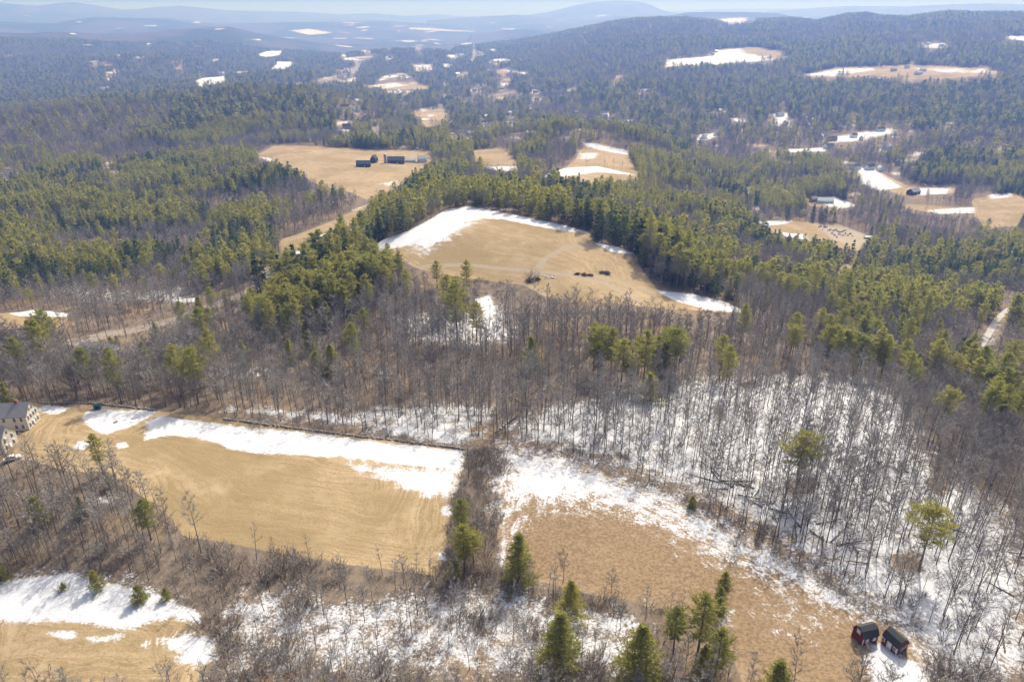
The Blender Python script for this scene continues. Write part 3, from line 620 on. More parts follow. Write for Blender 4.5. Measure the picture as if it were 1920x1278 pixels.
def sight_kept(x, y, hs, rmin=300):     # openings reach far enough towards the viewer's side that their ground shows
    z = height(x, y); r = np.hypot(x, y); px, py, _ = project(x, y, z+hs); hit = np.zeros(x.shape, bool)
    for p in OPEN_PX: hit |= pinside(p, px, py)
    stay = vnoise(x*3.1, y*3.1, 40, 95) > np.where(r > 1400, .80, 1.1)
    return ~(hit & (r > rmin) & ~stay)
def free_of_open(x, y, gap=2.):
    k = sight_kept(x, y, 11.) & sight_kept(x, y, 5.) & sight_kept(x, y, 17., 1100)
    for p in FIELDS.values(): k &= sdist(p, x, y) < -gap
    for l, w in ROADW.values(): k &= ldist(l, x, y) > w*.6+2.5
    for l, w in STREAMW: k &= ldist(l, x, y) > w*.8+1
    for p in RIVERW: k &= sdist(p, x, y) < -2
    for s in SITES: k &= np.hypot(x-s.x, y-s.y) > 11
    return k
def thin(x, y):
    k = np.ones(x.shape)
    for p, f in NOTREE:
        d = sdist(p, x, y); k = np.where(d > 0, np.minimum(k, f), k)
    return k
def in_view(x, y, mx=240, top=0, bot=190):
    px, py, d = project(x, y, height(x, y)); return (px > -mx) & (px < PW+mx) & (py < PH+bot) & (py > -200) & (d > 5)
rg = np.random.default_rng(5)
X, Y = scatter(4.5, 90, 1350, .86, 1)
k = in_view(X, Y) & free_of_open(X, Y); X = X[k]; Y = Y[k]
RD = np.hypot(X, Y)
keep = thin(X, Y)*np.where(RD > 420, .78, 1.)*(.72+.45*(vnoise(X, Y, 35, 31)))
k = rg.random(X.size) < keep; X = X[k]; Y = Y[k]; RD = RD[k]
CON = conifer_share(X, Y); ispine = rg.random(X.size) < np.clip(CON*(2.2*sstep(.25, .75, fbm(X, Y, 70, 33, 2))), 0, .96)
ispine &= ~((RD < 235) & (CON < .3))        # the lone near pines are set one by one below
Z = height(X, Y)

PINE_SPOTS = [  # foot px, foot py, top py, kind, label
 (194,888,818,'tall','slim pine at the edge of the lawn, one-sided crown, apart from the house'),
 (284,1012,936,'tall','bushy yellow-green pine at the lower left corner of the mown field'),
 (78,985,925,'cone','pine in the brown wood below the house, nearest the left edge'), (156,968,928,'cone','small pale pine in the brown wood beside a snow patch'),
 (208,916,890,'small','round little evergreen at the foot of the slim lawn pine'),
 (264,1126,1094,'small','small bushy pine standing in the bottom left snow, lowest of three'), (184,1104,1068,'small','small dark pine at the top of the bottom left snow'), (312,1124,1102,'small','thin little pine at the right of the bottom left snow'), (120,1106,1090,'small','stubby evergreen at the upper edge of the bottom left snow'),
 (2,1090,1040,'cone','yellow-green pine cut by the left edge of the photo'),
 (868,1012,940,'tall','upper pine of the clump in the hedgerow between the fields'), (872,1074,990,'tall','broad lower pine of the clump in the hedgerow'), (888,1062,1000,'flat','thin pine leaning out of the hedgerow clump towards the right field'), (850,1085,1052,'small','low evergreen bush under the hedgerow pines'),
 (972,1088,1002,'cone','lone pine at the lower left corner of the rough brown field'),
 (1066,1162,1090,'cone','narrow pine above a broader one at the lower edge of the brown field'), (1048,1248,1150,'cone','broad full pine in the snowy brush at bottom centre'),
 (1196,1280,1172,'cone','large conical pine at the bottom edge between brush and field'), (1262,1226,1134,'tall','left pine of the tall pair beside the brown field'), (1306,1236,1128,'tall','right pine of the tall pair beside the brown field'), (1338,1280,1180,'tall','thin pale pine right of the tall pair'), (1318,1262,1210,'cone','shaggy pine at the foot of the tall pair'),
 (1446,1330,1234,'cone','bright yellow-green pine at the bottom edge in the brown field'),
 (1358,1098,1072,'small','upper dark evergreen in the little row across the brown field'), (1350,1122,1100,'small','middle dark evergreen in the little row across the brown field'), (1348,1148,1120,'small','lowest dark evergreen in the little row across the brown field'),
 (1722,1072,942,'flat','tall umbrella-crowned pine alone in the snowy wood at right'), (1492,922,816,'flat','lone dark pine in the middle of the snowy wood'), (1296,952,930,'small','tiny evergreen on the snow edge above the brown field'),
 (1120,716,646,'tall','left pine of the group at the top of the snowy wood'), (1164,728,640,'tall','second pine of the group at the top of the snowy wood'), (1196,700,636,'tall','pine behind the group at the top of the snowy wood'), (1228,700,630,'cone','broad dark pine right of the group'), (1220,752,700,'small','low bushy pine in front of the group'), (1180,730,680,'flat','thin pine within the group at the top of the snowy wood'),
 (994,694,632,'cone','dark conical pine standing alone in the grey wood at centre'), (622,702,646,'cone','bright conical pine in the brown wood left of centre'), (546,682,636,'cone','small bright pine left of the conical one in the brown wood'), (582,664,620,'cone','bright pine above the conical one in the brown wood'), (686,640,584,'tall','bright pine at the edge of the centre pine stand'), (660,640,590,'cone','low bright pine at the edge of the centre pine stand'), (596,700,660,'small','young pine between two bright pines in the brown wood'),
 (840,600,520,'tall','tall pine in the row climbing to the hill field'), (858,640,540,'tall','tall pine lower down the row to the hill field'), (894,640,572,'tall','lowest pine of the row below the hill field'), (820,540,492,'tall','top pine of the row right at the hill field'), (870,590,540,'cone','full pine within the row below the hill field'),
 (296,640,604,'cone','round bright pine beside the paved road at left'), (345,620,570,'tall','pine above the paved road at left'), (400,590,540,'tall','tallest pine in the clump by the paved road'), (430,590,545,'tall','right pine of the clump by the paved road'), (380,600,555,'cone','low pine of the clump by the paved road'), (104,640,600,'tall','thin pine by the little tan field at left'), (80,670,640,'cone','dark evergreen near the hidden grey house'), (210,652,630,'cone','dark spruce just right of the hidden grey house'), (222,650,628,'cone','dark spruce beside another right of the hidden grey house'), (20,765,715,'cone','dark evergreen behind the cream house'), (8,748,712,'cone','dark evergreen cut by the left edge behind the cream house'),
]
def set_pine(px, py, top, kind, label, group=None, off=0):
    g = G(px, py); lst = PINE_ME[kind]; H0 = {'tall': 21, 'cone': 14, 'flat': 19, 'small': 5}[kind]
    # height from foot and top in the picture
    az, el = pix_dir(px, top); r = math.hypot(g.x, g.y); H = CAMZ + r*math.tan(float(el)) - g.z
    H = min(max(H, 2), 30); s = H/H0
    ws = min(s, 1.25)*random.uniform(.95, 1.1) *1.2 if kind in ('tall', 'flat') else s*random.uniform(1.15, 1.35)
    o = plant('pine_tree', lst[random.randrange(len(lst))], g, ws, random.uniform(0, 6.28), label, 'tree', group, s)
    return o
random.seed(3); n_pines = 0
placed = []
for s_ in PINE_SPOTS:
    o = set_pine(*s_); n_pines += 1; placed.append((o.location.x, o.location.y))
placed = np.array(placed)
for q in placed:
    k = np.hypot(X-q[0], Y-q[1]) > 3.0
    X, Y, Z, RD, ispine, CON = X[k], Y[k], Z[k], RD[k], ispine[k], CON[k]
# nearest trees that show: things of their own; the rest: one mass of each kind
PXs, PYs, _ = project(X, Y, Z); PXt, PYt, _ = project(X, Y, Z+15)
seen = (PXs > 8) & (PXs < PW-8) & (PYt < PH-12) & (PYt > 0) & (PYs < PH+40)
def pick(mask, nmax):
    idx = np.where(mask & seen)[0]; idx = idx[np.argsort(RD[idx])][:nmax]; return idx
ip = pick(ispine, 298-n_pines); ib = pick(~ispine, 300)
def region(px, py):
    if px > 930 and py > 690 and px > 930+(py-840)*1.15: return 'snow'
    if py > 1040 or (py > 900 and px > 380 and px < 950): return 'brush'
    if px < 420 and py > 850: return 'left'
    return 'mid'
BL = {'snow': ('slender bare tree among the many leafless trunks of the snowy wood', 'leafless trees of the snowy wood at right'),
      'brush': ('bare leafless tree rising from the snowy brush below the two fields', 'leafless trees in the brush at the bottom'),
      'left': ('bare leafless tree in the brown wood below the cream house', 'leafless trees below the house'),
      'mid': ('bare leafless tree in the grey-brown wood above the near fields', 'leafless trees above the near fields')}
def scale_noise(x, y): return .78+.45*vnoise(x, y, 40, 61)
single = np.zeros(X.size, bool)
for i in ib:
    reg = region(PXs[i], PYs[i]); lb, gp = BL[reg]; rr = random.random()
    big = reg in ('left',) and rr < .55
    me = random.choice(BIRCH_ME) if (big or rr < .10) else (random.choice(OAK_ME) if (rr > .92 and reg != 'snow') else random.choice(BARE_ME))
    s = float(scale_noise(X[i], Y[i]))*random.uniform(.75, 1.1)*(.62 if reg == 'brush' else 1)
    plant('bare_tree', me, (X[i], Y[i], Z[i]), s, random.uniform(0, 6.28), lb, 'tree', gp); single[i] = True
for i in ip:
    px, py = PXs[i], PYs[i]
    if px > 1380 and py > 560: lb = 'tall pine in the bright green stand above the snowy wood'
    elif px < 800 and py > 440: lb = 'tall pine in the sunlit stand left of the hill field'
    else: lb = 'tall pine in the dark belt around the hill field'
    me = PINE_ME[random.choice(['tall', 'tall', 'flat', 'cone'])]; s = float(scale_noise(X[i], Y[i]))*random.uniform(.8, 1.05)
    plant('pine_tree', random.choice(me), (X[i], Y[i], Z[i]), s, random.uniform(0, 6.28), lb, 'tree', 'pines: '+lb.split(' in the ')[1]); single[i] = True

# ------------------------------------------------------------------ masses of trees: one object each
def proto_collection(name, meshes):
    c = bpy.data.collections.new(name)
    for i, me in enumerate(meshes):
        o = bpy.data.objects.new(f'{name}_{i:03d}', me); c.objects.link(o)
    return c
def mass(name, coll, pts, idx, rot, scl, label, cat):
    me = bpy.data.meshes.new(name); pts = np.asarray(pts, np.float32); me.vertices.add(len(pts)); me.vertices.foreach_set('co', pts.ravel())
    for nm, ty, fld, a in (('pick', 'INT', 'value', np.asarray(idx, np.int32)), ('turn', 'FLOAT_VECTOR', 'vector', np.asarray(rot, np.float32).ravel()), ('size', 'FLOAT_VECTOR', 'vector', np.asarray(scl, np.float32).ravel())):
        at = me.attributes.new(nm, ty, 'POINT'); at.data.foreach_set(fld, a)
    o = link(name, me); ng = bpy.data.node_groups.new(name, 'GeometryNodeTree')
    ng.interface.new_socket('Geometry', in_out='INPUT', socket_type='NodeSocketGeometry'); ng.interface.new_socket('Geometry', in_out='OUTPUT', socket_type='NodeSocketGeometry')
    gi = ng.nodes.new('NodeGroupInput'); go = ng.nodes.new('NodeGroupOutput'); ins = ng.nodes.new('GeometryNodeInstanceOnPoints'); ci = ng.nodes.new('GeometryNodeCollectionInfo')
    ci.inputs['Collection'].default_value = coll; ci.inputs['Separate Children'].default_value = True; ci.inputs['Reset Children'].default_value = True
    ins.inputs['Pick Instance'].default_value = True
    def na(nm, dt):
        a = ng.nodes.new('GeometryNodeInputNamedAttribute'); a.data_type = dt; a.inputs['Name'].default_value = nm
        return [s for s in a.outputs if s.enabled and s.name == 'Attribute'][0]
    L = ng.links.new
    L(gi.outputs[0], ins.inputs['Points']); L(ci.outputs[0], ins.inputs['Instance']); L(na('pick', 'INT'), ins.inputs['Instance Index'])
    L(na('turn', 'FLOAT_VECTOR'), ins.inputs['Rotation']); L(na('size', 'FLOAT_VECTOR'), ins.inputs['Scale']); L(ins.outputs[0], go.inputs[0])
    md = o.modifiers.new('scatter', 'NODES'); md.node_group = ng
    return tag(o, label, cat, None, 'stuff')
def joined(tc):
    g = Geo(); g.v = list(tc[0].v); g.f = list(tc[0].f); g.m = list(tc[0].m); b = len(g.v)
    g.v += tc[1].v; g.f += [tuple(i+b for i in f) for f in tc[1].f]; g.m += tc[1].m; return g
near_p = [joined(t) for k in ('tall', 'tall', 'flat', 'cone') for t in PINES[k]]
mid_p = [joined(pine(300+i, 20, .35, 4.8, 9, 5, 6, .5, 1.7, 'tall', 3)) for i in range(4)] + [joined(pine(310+i, 17, .12, 4.5, 11, 5, 6, .48, 1.5, 'cone', 3)) for i in range(2)]
near_b = [joined(t) for t in BARES]; near_o = [joined(t) for t in OAKS]; near_bp = [joined(t) for t in BIRCH]
mid_b = [joined(bare(330+i, 16, 4.1, 12, 5, 4, .2, 3, start=.3)) for i in range(5)]
MB_P = [M_BARK, M_NEEDLE]; MB_B = [M_BARK, M_TWIG]
def grove(seed, npine, nbare, w, dark=.45):
    g = Geo(); random.seed(seed); tp = [joined(pine(400+seed*7+i, 19, .2, 4.4, 8, 5, 4, .8, 1.9, 'cone' if i == 0 else 'tall', 3)) for i in range(3)]; tb = [joined(bare(430+seed*7+i, 15, 4.4, 7, 3, 4, .45, 3, start=.25)) for i in range(3)]
    N = npine+nbare; c = int(math.ceil(math.sqrt(N))); cells = [(a, b) for a in range(c) for b in range(c)]; random.shuffle(cells)
    for q in range(N):
        a, b = cells[q]; p = Vector(((a+random.random())/c-.5, (b+random.random())/c-.5, 0))*w
        g.add(random.choice(tp if q < npine else tb), p, random.uniform(0, 6.28), random.uniform(.6, 1.2), ({1: 3} if random.random() < dark else None) if q < npine else {1: 2})
    return g
GW = 30
groves = [grove(i, a, b, GW, dk) for i, (a, b, dk) in enumerate([(14, 4, .3), (16, 1, .8), (8, 10, .35), (7, 11, .7), (3, 16, .5), (0, 19, 0), (1, 18, .5)])]
# sites of groves
def grove_sites():
    gx, gy = scatter(GW*.86, 1345, 5200, .74, 8)
    k = in_view(gx, gy, 60, bot=0); gx, gy = gx[k], gy[k]
    k = free_of_open(gx, gy, 6); gx, gy = gx[k], gy[k]
    return gx, gy
gx, gy = grove_sites(); gz = height(gx, gy)
gc = conifer_share(gx, gy); rq = rg.random(gx.size); pc = gc*.75+.5*(rq-.5)
gi_ = np.where(pc > .62, rg.integers(0, 2, gx.size), np.where(pc > .36, rg.integers(2, 4, gx.size), rg.integers(4, 7, gx.size)))
def slope_rot(x, y, spin):
    e = 12.; hx = (height(x+e, y)-height(x-e, y))/(2*e); hy = (height(x, y+e)-height(x, y-e))/(2*e); out = np.zeros((x.size, 3))
    for i in range(x.size):
        nrm = Vector((-hx[i], -hy[i], 1)).normalized(); q = Vector((0, 0, 1)).rotation_difference(nrm) @ Euler((0, 0, spin[i])).to_quaternion(); out[i] = q.to_euler()
    return out
rest_p = np.where(ispine & ~single)[0]; rest_b = np.where(~ispine & ~single)[0]
INOAK = np.zeros(X.size, bool)
for p in OAKWOOD: INOAK |= sdist(p, X, Y) > 0
def tree_rows(idx, near_n, near_off, mid_n, mid_off, lim, oak_off=0):
    pk = np.where(RD[idx] < lim, near_off+rg.integers(0, near_n, idx.size), mid_off+rg.integers(0, mid_n, idx.size))
    if oak_off: pk = np.where(INOAK[idx] & (RD[idx] < 600) & (rg.random(idx.size) < .75), oak_off+rg.integers(0, 3, idx.size), pk)
    rot = np.zeros((idx.size, 3)); rot[:, :2] = rg.normal(0, .03, (idx.size, 2)); rot[:, 2] = rg.uniform(0, 6.28, idx.size)
    s = scale_noise(X[idx], Y[idx])*rg.uniform(.6, 1.12, idx.size)*np.where(RD[idx] > 430, .86, 1); wd = s*rg.uniform(.75, 1.2, idx.size); sc = np.stack([wd, wd*rg.uniform(.85, 1.15, idx.size), s*rg.uniform(.85, 1.15, idx.size)], -1)
    return np.c_[X[idx], Y[idx], Z[idx]], pk, rot, sc
mid_h = [joined(pine(320+i, 18, .08, 4.0, 12, 6, 7, .4, 1.3, 'cone', 3)) for i in range(3)]
def with_hemlock(rows):     # darker, pointed hemlocks in patches of the pine woods
    q = rows[0]; dk = (vnoise(q[:, 0], q[:, 1], 55, 44)*.6+.4*rg.random(len(q))) > .60
    return (q, np.where(dk, nP+nM+rg.integers(0, 3, len(q)), rows[1]), rows[2], rows[3])
nP = len(near_p); nM = len(mid_p); nB = len(near_b)+len(near_bp)
mass('pine_forest', proto_collection('pine_kind', [g.mesh('p', MB_P) for g in near_p+mid_p] + [g.mesh('h', [M_BARK, M_HEMLOCK]) for g in mid_h]), *with_hemlock(tree_rows(rest_p, nP, 0, nM, nP, 430)), 'green pines of the middle distance standing among grey leafless woods', 'forest')
# slender young stems between the grown trees
sx, sy = scatter(2.5, 100, 520, .86, 15); k = in_view(sx, sy, 60, bot=60) & free_of_open(sx, sy, 1.); sx, sy = sx[k], sy[k]
k = rg.random(sx.size) < thin(sx, sy)*np.where((sx > 10) & (sy < 330), .20, .42)*(.4+1.1*vnoise(sx, sy, 18, 35))*(1-.9*np.clip(conifer_share(sx, sy)*1.2, 0, 1)); sx, sy = sx[k], sy[k]
saps = [joined(bare(350+i, 11, 1.3, 9, 4, 3, .06, 3, start=.45)) for i in range(4)]
rows_ = tree_rows(rest_b, nB, 0, len(mid_b), nB, 430, nB+len(mid_b)+4); sr = np.zeros((sx.size, 3)); sr[:, :2] = rg.normal(0, .05, (sx.size, 2)); sr[:, 2] = rg.uniform(0, 6.28, sx.size); ss = rg.uniform(.45, 1.15, sx.size)
rows_ = (np.r_[rows_[0], np.c_[sx, sy, height(sx, sy)]], np.r_[rows_[1], nB+len(mid_b)+rg.integers(0, 4, sx.size)], np.r_[rows_[2], sr], np.r_[rows_[3], np.stack([ss, ss, ss], -1)])
mass('bare_forest', proto_collection('bare_kind', [g.mesh('b', MB_B) for g in near_b] + [g.mesh('b', [M_PALE, M_TWIG]) for g in near_bp] + [g.mesh('b', MB_B) for g in mid_b+saps+near_o]),
     *rows_, 'grey-brown leafless woods of the middle distance around the fields', 'forest')
spin = rg.uniform(0, 6.28, gx.size); gs = rg.uniform(.95, 1.15, gx.size)
mass('distant_forest', proto_collection('grove_kind', [g.mesh('g', [M_BARK, M_NEEDLE, M_TWIG, M_HEMLOCK]) for g in groves]),
     np.c_[gx, gy, gz-.5], gi_, slope_rot(gx, gy, spin), np.stack([gs, gs, gs*rg.uniform(.8, 1.1, gx.size)], -1), 'far-off mixed pine and leafless woods fading blue across the valley', 'forest')

# low brush, one mass
HEDGE = [wpoly(p) for p in [[(846,920),(868,880),(876,845),(944,838),(944,900),(938,960),(934,1080),(826,1084)],
   [(600,802),(760,826),(900,842),(1060,858),(1150,884),(1310,958),(1330,945),(1100,856),(900,830),(640,796)], [(1310,960),(1385,1005),(1640,1160),(1690,1140),(1500,1020),(1340,935)],
   [(320,1000),(500,1034),(700,1068),(930,1080),(1060,1105),(1240,1140),(1345,1165),(1345,1185),(1230,1160),(930,1115),(640,1105),(380,1095)], [(205,905),(320,965),(350,1005),(250,980),(130,900)], [(1740,1230),(1830,1230),(1870,1300),(1750,1300)],
   [(930,800),(1080,690),(1100,690),(945,805)]]]
BAND = wpoly([(0,1050),(380,1100),(640,1085),(930,1080),(1240,1140),(1345,1165),(1375,1320),(310,1320),(400,1240),(375,1160),(230,1098),(0,1085)])
bx_, by_ = scatter(1.9, 88, 460, .86, 21); k = in_view(bx_, by_, 60, bot=90); bx_, by_ = bx_[k], by_[k]
k = np.ones(bx_.size, bool)
for nm, p in FIELDS.items(): k &= sdist(p, bx_, by_) < (-.2 if nm in ('f1', 'f3') else 1.)
for s in SITES: k &= np.hypot(bx_-s.x, by_-s.y) > 6
bx_, by_ = bx_[k], by_[k]
dens = .04+.22*sstep(.4, .7, fbm(bx_, by_, 22, 73)); band = sdist(BAND, bx_, by_)
dens = np.where(band > 0, np.where(band > 0, .12, 0)+.62*sstep(.44, .68, fbm(bx_, by_, 16, 71)), dens)
for h in [wpoly([(-40,885),(200,890),(330,990),(340,1060),(200,1070),(-40,1060)])]: dens = np.where(sdist(h, bx_, by_) > 0, np.maximum(dens, .30), dens)
for h, hd in zip(HEDGE, (.72, .26, .42, .62, .5, .6, .3)): dens = np.where(sdist(h, bx_, by_) > 0, np.maximum(dens, hd), dens)
dens *= .5+vnoise(bx_, by_, 9, 72)
k = rg.random(bx_.size) < dens; bx_, by_, bd = bx_[k], by_[k], dens[k]
sb = rg.uniform(.45, 1.0, bx_.size)*(.6+.7*np.clip(bd, 0, 1))
mass('undergrowth', proto_collection('shrub_kind', [bush(500+i, 2.8, 1.8, 24, 10, .07).mesh('u', [M_BARK, M_BRUSH]) for i in range(5)]), np.c_[bx_, by_, height(bx_, by_)], rg.integers(0, 5, bx_.size),
     np.stack([0*bx_, 0*bx_, rg.uniform(0, 6.28, bx_.size)], -1), np.stack([sb*1.15, sb*1.15, sb], -1), 'low leafless brush in the hedgerow, field margins and snowy clearings', 'brush')
BUSHES = [(1790,1262,1.7,'wide brown bush by the right bottom edge beyond the red sheds'), (1752,1248,1.1,'smaller brown bush left of the wide one beyond the red sheds'), (1862,1278,1.1,'brown bush at the bottom edge near the right corner'), (1385,1018,.9,'brown bush on the snow strip where the brown field narrows'), (1368,1050,.9,'brown bush in the dividing strip across the brown field'),
  (392,1178,1.5,'dark bush at the right end of the bottom left snow'), (120,1105,.7,'small brown bush on the bottom left snow'), (1000,520,1.6,'large twiggy bush beside the white stones in the hill field'), (1255,1300,1.4,'bare bush at the bottom edge among the pines'), (1020,1262,1.5,'round grey bush at the foot of the broad bottom pine'), (478,803,.9,'rust brown bush at the upper edge of the snow strip')]
for px, py, s, lb in BUSHES:
    o = link('bare_shrub', random.choice(SHRUB_ME), None, G(px, py), (0, 0, random.uniform(0, 6))); o.scale = (s*1.2, s*1.2, s); tag(o, lb, 'bush')
for px, py, top, lb in [(1100,314,290,'first bare tree of the row in the far striped field, at its left'), (1134,320,296,'second bare tree of the row in the far striped field'), (1150,320,294,'third bare tree of the row in the far striped field'), (1166,322,296,'last bare tree of the row in the far striped field'),
   (100,880,820,'tall forked bare tree in front of the lawn beside the cream house'), (242,920,870,'thin bare tree at the left edge of the mown field'), (380,1040,1000,'thin bare tree at the lower edge of the mown field'), (510,1040,1000,'small bare tree in the lower margin of the mown field'), (1056,1092,1024,'bare tree standing at the lower edge of the rough brown field'), (1145,1125,1060,'grey bare tree at the lower edge of the rough brown field'), (322,1290,1220,'thin leaning bare tree in the bottom left field')]:
    g = G(px, py); az, el = pix_dir(px, top); H = CAMZ+math.hypot(g.x, g.y)*math.tan(float(el))-g.z; s = H/17
    plant('bare_tree', random.choice(BARE_ME), g, s, random.uniform(0, 6), lb, 'tree')

# ------------------------------------------------------------------ buildings
M_CREAM = plain('cream_clapboard', (.60, .575, .52), (.54, .515, .46), 1.5); M_WHITE = plain('white_paint', (.78, .78, .76), (.70, .70, .68), 2.)
M_GREYROOF = plain('grey_shingle', (.36, .35, .345), (.26, .255, .255), 1.2); M_DARKROOF = plain('dark_shingle', (.045, .05, .05), (.07, .075, .072), 1.5)
M_RED = plain('barn_red', (.20, .035, .028), (.13, .025, .022), 2.); M_GREENROOF = plain('green_metal', (.035, .085, .078), (.03, .07, .066), 1., .4, .5)
M_BROWN = plain('brown_boards', (.10, .055, .04), (.07, .04, .03), 2.); M_GLASS = plain('window_glass', (.22, .225, .235), (.16, .165, .175), 1., .1, .5)
M_BRICK = plain('brick', (.28, .12, .08), (.2, .09, .06), 4.); M_PALEROOF = plain('pale_metal', (.42, .52, .52), (.36, .45, .46), 1., .4, .5); M_CONC = plain('concrete', (.42, .40, .37), (.33, .31, .29), 1.)
M_TEAL = plain('teal_paint', (.05, .13, .145), (.04, .11, .12), 2.); M_STONE = plain('field_stone', (.36, .335, .31), (.22, .205, .19), 1.5); M_LOG = plain('weathered_log', (.11, .085, .068), (.17, .14, .12), 2., rand=.3)
M_TAN = plain('tan_siding', (.45, .36, .26), (.38, .30, .22), 1.5)
def building(name, label, cat, p, rz, L, Wd, E, Hr, wallm, roofm, windows=(), doors=(), chimney=None, group=None, gambrel=False, winm=None, over=.35, leanto=None, simple=False):
    e = link(name, None, None, p, (0, 0, rz)); tag(e, label, cat, group); hL, hW = L/2, Wd/2
    prof = [(-hW, E), (0, Hr), (hW, E)] if not gambrel else [(-hW, E), (-hW*.62, E+(Hr-E)*.68), (0, Hr), (hW*.62, E+(Hr-E)*.68), (hW, E)]
    g = Geo(); b = -1.2
    for sx in (-1, 1):
        pts = [(sx*hL, -hW, b)]+[(sx*hL, y, z) for y, z in prof]+[(sx*hL, hW, b)]
        g.face(pts if sx < 0 else pts[::-1])
    g.face([(-hL, -hW, b), (hL, -hW, b), (hL, -hW, E), (-hL, -hW, E)]); g.face([(hL, hW, b), (-hL, hW, b), (-hL, hW, E), (hL, hW, E)])
    wo_ = link('wall', g.mesh('wall', [wallm]), e)
    if gambrel:
        t_ = Geo()
        for sx in (-1, 1):
            for sy in (-1, 1): t_.box((sx*(hL+.02), sy*(hW-.05), E/2), (.02, .07, E/2)); t_.box((sx*(hL-.05), sy*(hW+.02), E/2), (.07, .02, E/2))
        link('corner_board', t_.mesh('corner_board', [M_WHITE]), wo_)
    r = Geo(); th = .14; q = list(prof); dy, dz = q[0][0]-q[1][0], q[0][1]-q[1][1]; k = over/math.hypot(dy, dz)
    q[0] = (q[0][0]+dy*k, q[0][1]+dz*k); q[-1] = (-q[0][0], q[0][1]); X0 = hL+over
    up = [(y, z+th+.03) for y, z in q]; lo = [(y, z+.03) for y, z in q]
    for a in range(len(q)-1):
        r.face([(-X0, *up[a]), (X0, *up[a]), (X0, *up[a+1]), (-X0, *up[a+1])]); r.face([(-X0, *lo[a+1]), (X0, *lo[a+1]), (X0, *lo[a]), (-X0, *lo[a])])
        for sx in (-X0, X0): r.face([(sx, *lo[a]), (sx, *up[a]), (sx, *up[a+1]), (sx, *lo[a+1])])
    for a in (0, -1): r.face([(-X0, *lo[a]), (X0, *lo[a]), (X0, *up[a]), (-X0, *up[a])])
    ro = link('roof', r.mesh('roof', [roofm]), e)
    if chimney:
        c = Geo(); c.box((chimney[0], chimney[1], Hr-.3), (.4, .4, 1.1)); c.box((chimney[0], chimney[1], Hr+.86), (.48, .48, .06)); link('chimney', c.mesh('chimney', [M_BRICK]), ro)
    def on(face, u, z, w, h, m, name, t=.04, par=None):
        c = Geo()
        if face in ('front', 'back'): c.box((u, (-hW-t*.5) if face == 'front' else hW+t*.5, z), (w/2, t/2+.004, h/2))
        else: c.box(((hL+t*.5) if face == 'right' else (-hL-t*.5), u, z), (t/2+.004, w/2, h/2))
        return link(name, c.mesh(name, [m]), par or e)
    for f, u, z, w, h in windows:
        if simple: on(f, u, z, w, h, M_GLASS, 'window')
        else:
            wo = on(f, u, z, w+.24, h+.24, M_WHITE, 'window', .05); on(f, u, z, w, h, winm or M_GLASS, 'pane', .09, wo)
    for f, u, w, h, m in doors:
        on(f, u, h/2, w, h, m, 'door', .08)
    if leanto:
        x0, x1, d, h0, h1 = leanto; c = Geo(); y0 = -hW-d
        c.face([(x0, y0, b), (x1, y0, b), (x1, y0, h1), (x0, y0, h1)]); c.face([(x0, -hW, b), (x0, y0, b), (x0, y0, h1), (x0, -hW, h0)]); c.face([(x1, y0, b), (x1, -hW, b), (x1, -hW, h0), (x1, y0, h1)])
        link('porch', c.mesh('porch', [wallm]), e)
        c = Geo(); c.face([(x0-.3, y0-.3, h1+.05), (x1+.3, y0-.3, h1+.05), (x1+.3, -hW-.01, h0+.1), (x0-.3, -hW-.01, h0+.1)]); c.face([(x0-.3, -hW-.01, h0-.02), (x1+.3, -hW-.01, h0-.02), (x1+.3, y0-.3, h1-.06), (x0-.3, y0-.3, h1-.06)]); link('porch_roof', c.mesh('porch_roof', [roofm]), e)
    return e
def by_gable(a, b, L):      # gable corners (near, far) seen in the picture; the house runs back from them
    A_, B_ = G(*a), G(*b); w = (B_-A_).xy.length; d = (B_-A_).normalized(); ax = Vector((d.y, -d.x, 0)); ax.normalize()   # outward normal of the gable
    c = (A_+B_)/2 - ax*(L/2); c.z = height(np.array([c.x]), np.array([c.y]))[0]; return c, math.atan2(ax.y, ax.x), w
# cream house: two gabled blocks
c, rz, w = by_gable((56,806), (77,787), 15); w = max(w, 7)
wins = [('right', u, z, .8, 1.3) for u in (-2.3, -.8, .8, 2.3) for z in (1.7, 4.2)]+[('right', u, 6.5, .7, 1.) for u in (-.7, .7)]+[('front', u, z, .8, 1.3) for u in (-5, -2, 1, 4, 6) for z in (1.7, 4.2)]
building('house', 'cream clapboard house with long grey roof and brick chimney by the lawn', 'house', c, rz, 15, w, 5.2, 8.4, M_CREAM, M_GREYROOF, wins, [('right', 0, 1., 2.1, M_WHITE)], (4, 0))
c, rz, w = by_gable((10,850), (34,828), 12); w = max(w, 6.5)
wins = [('right', u, z, .8, 1.3) for u in (-1.6, 1.6) for z in (1.7, 4.0)]+[('right', 0, 6.0, .7, 1.)]+[('front', u, z, .8, 1.3) for u in (-4, -1, 2, 4.6) for z in (1.7, 4.0)]
building('house', 'cream gabled annex standing in front of the long house at the left edge', 'house', c, rz, 12, w, 4.8, 7.8, M_CREAM, M_GREYROOF, wins, [('right', -.2, 1., 2.1, M_WHITE)], leanto=None)
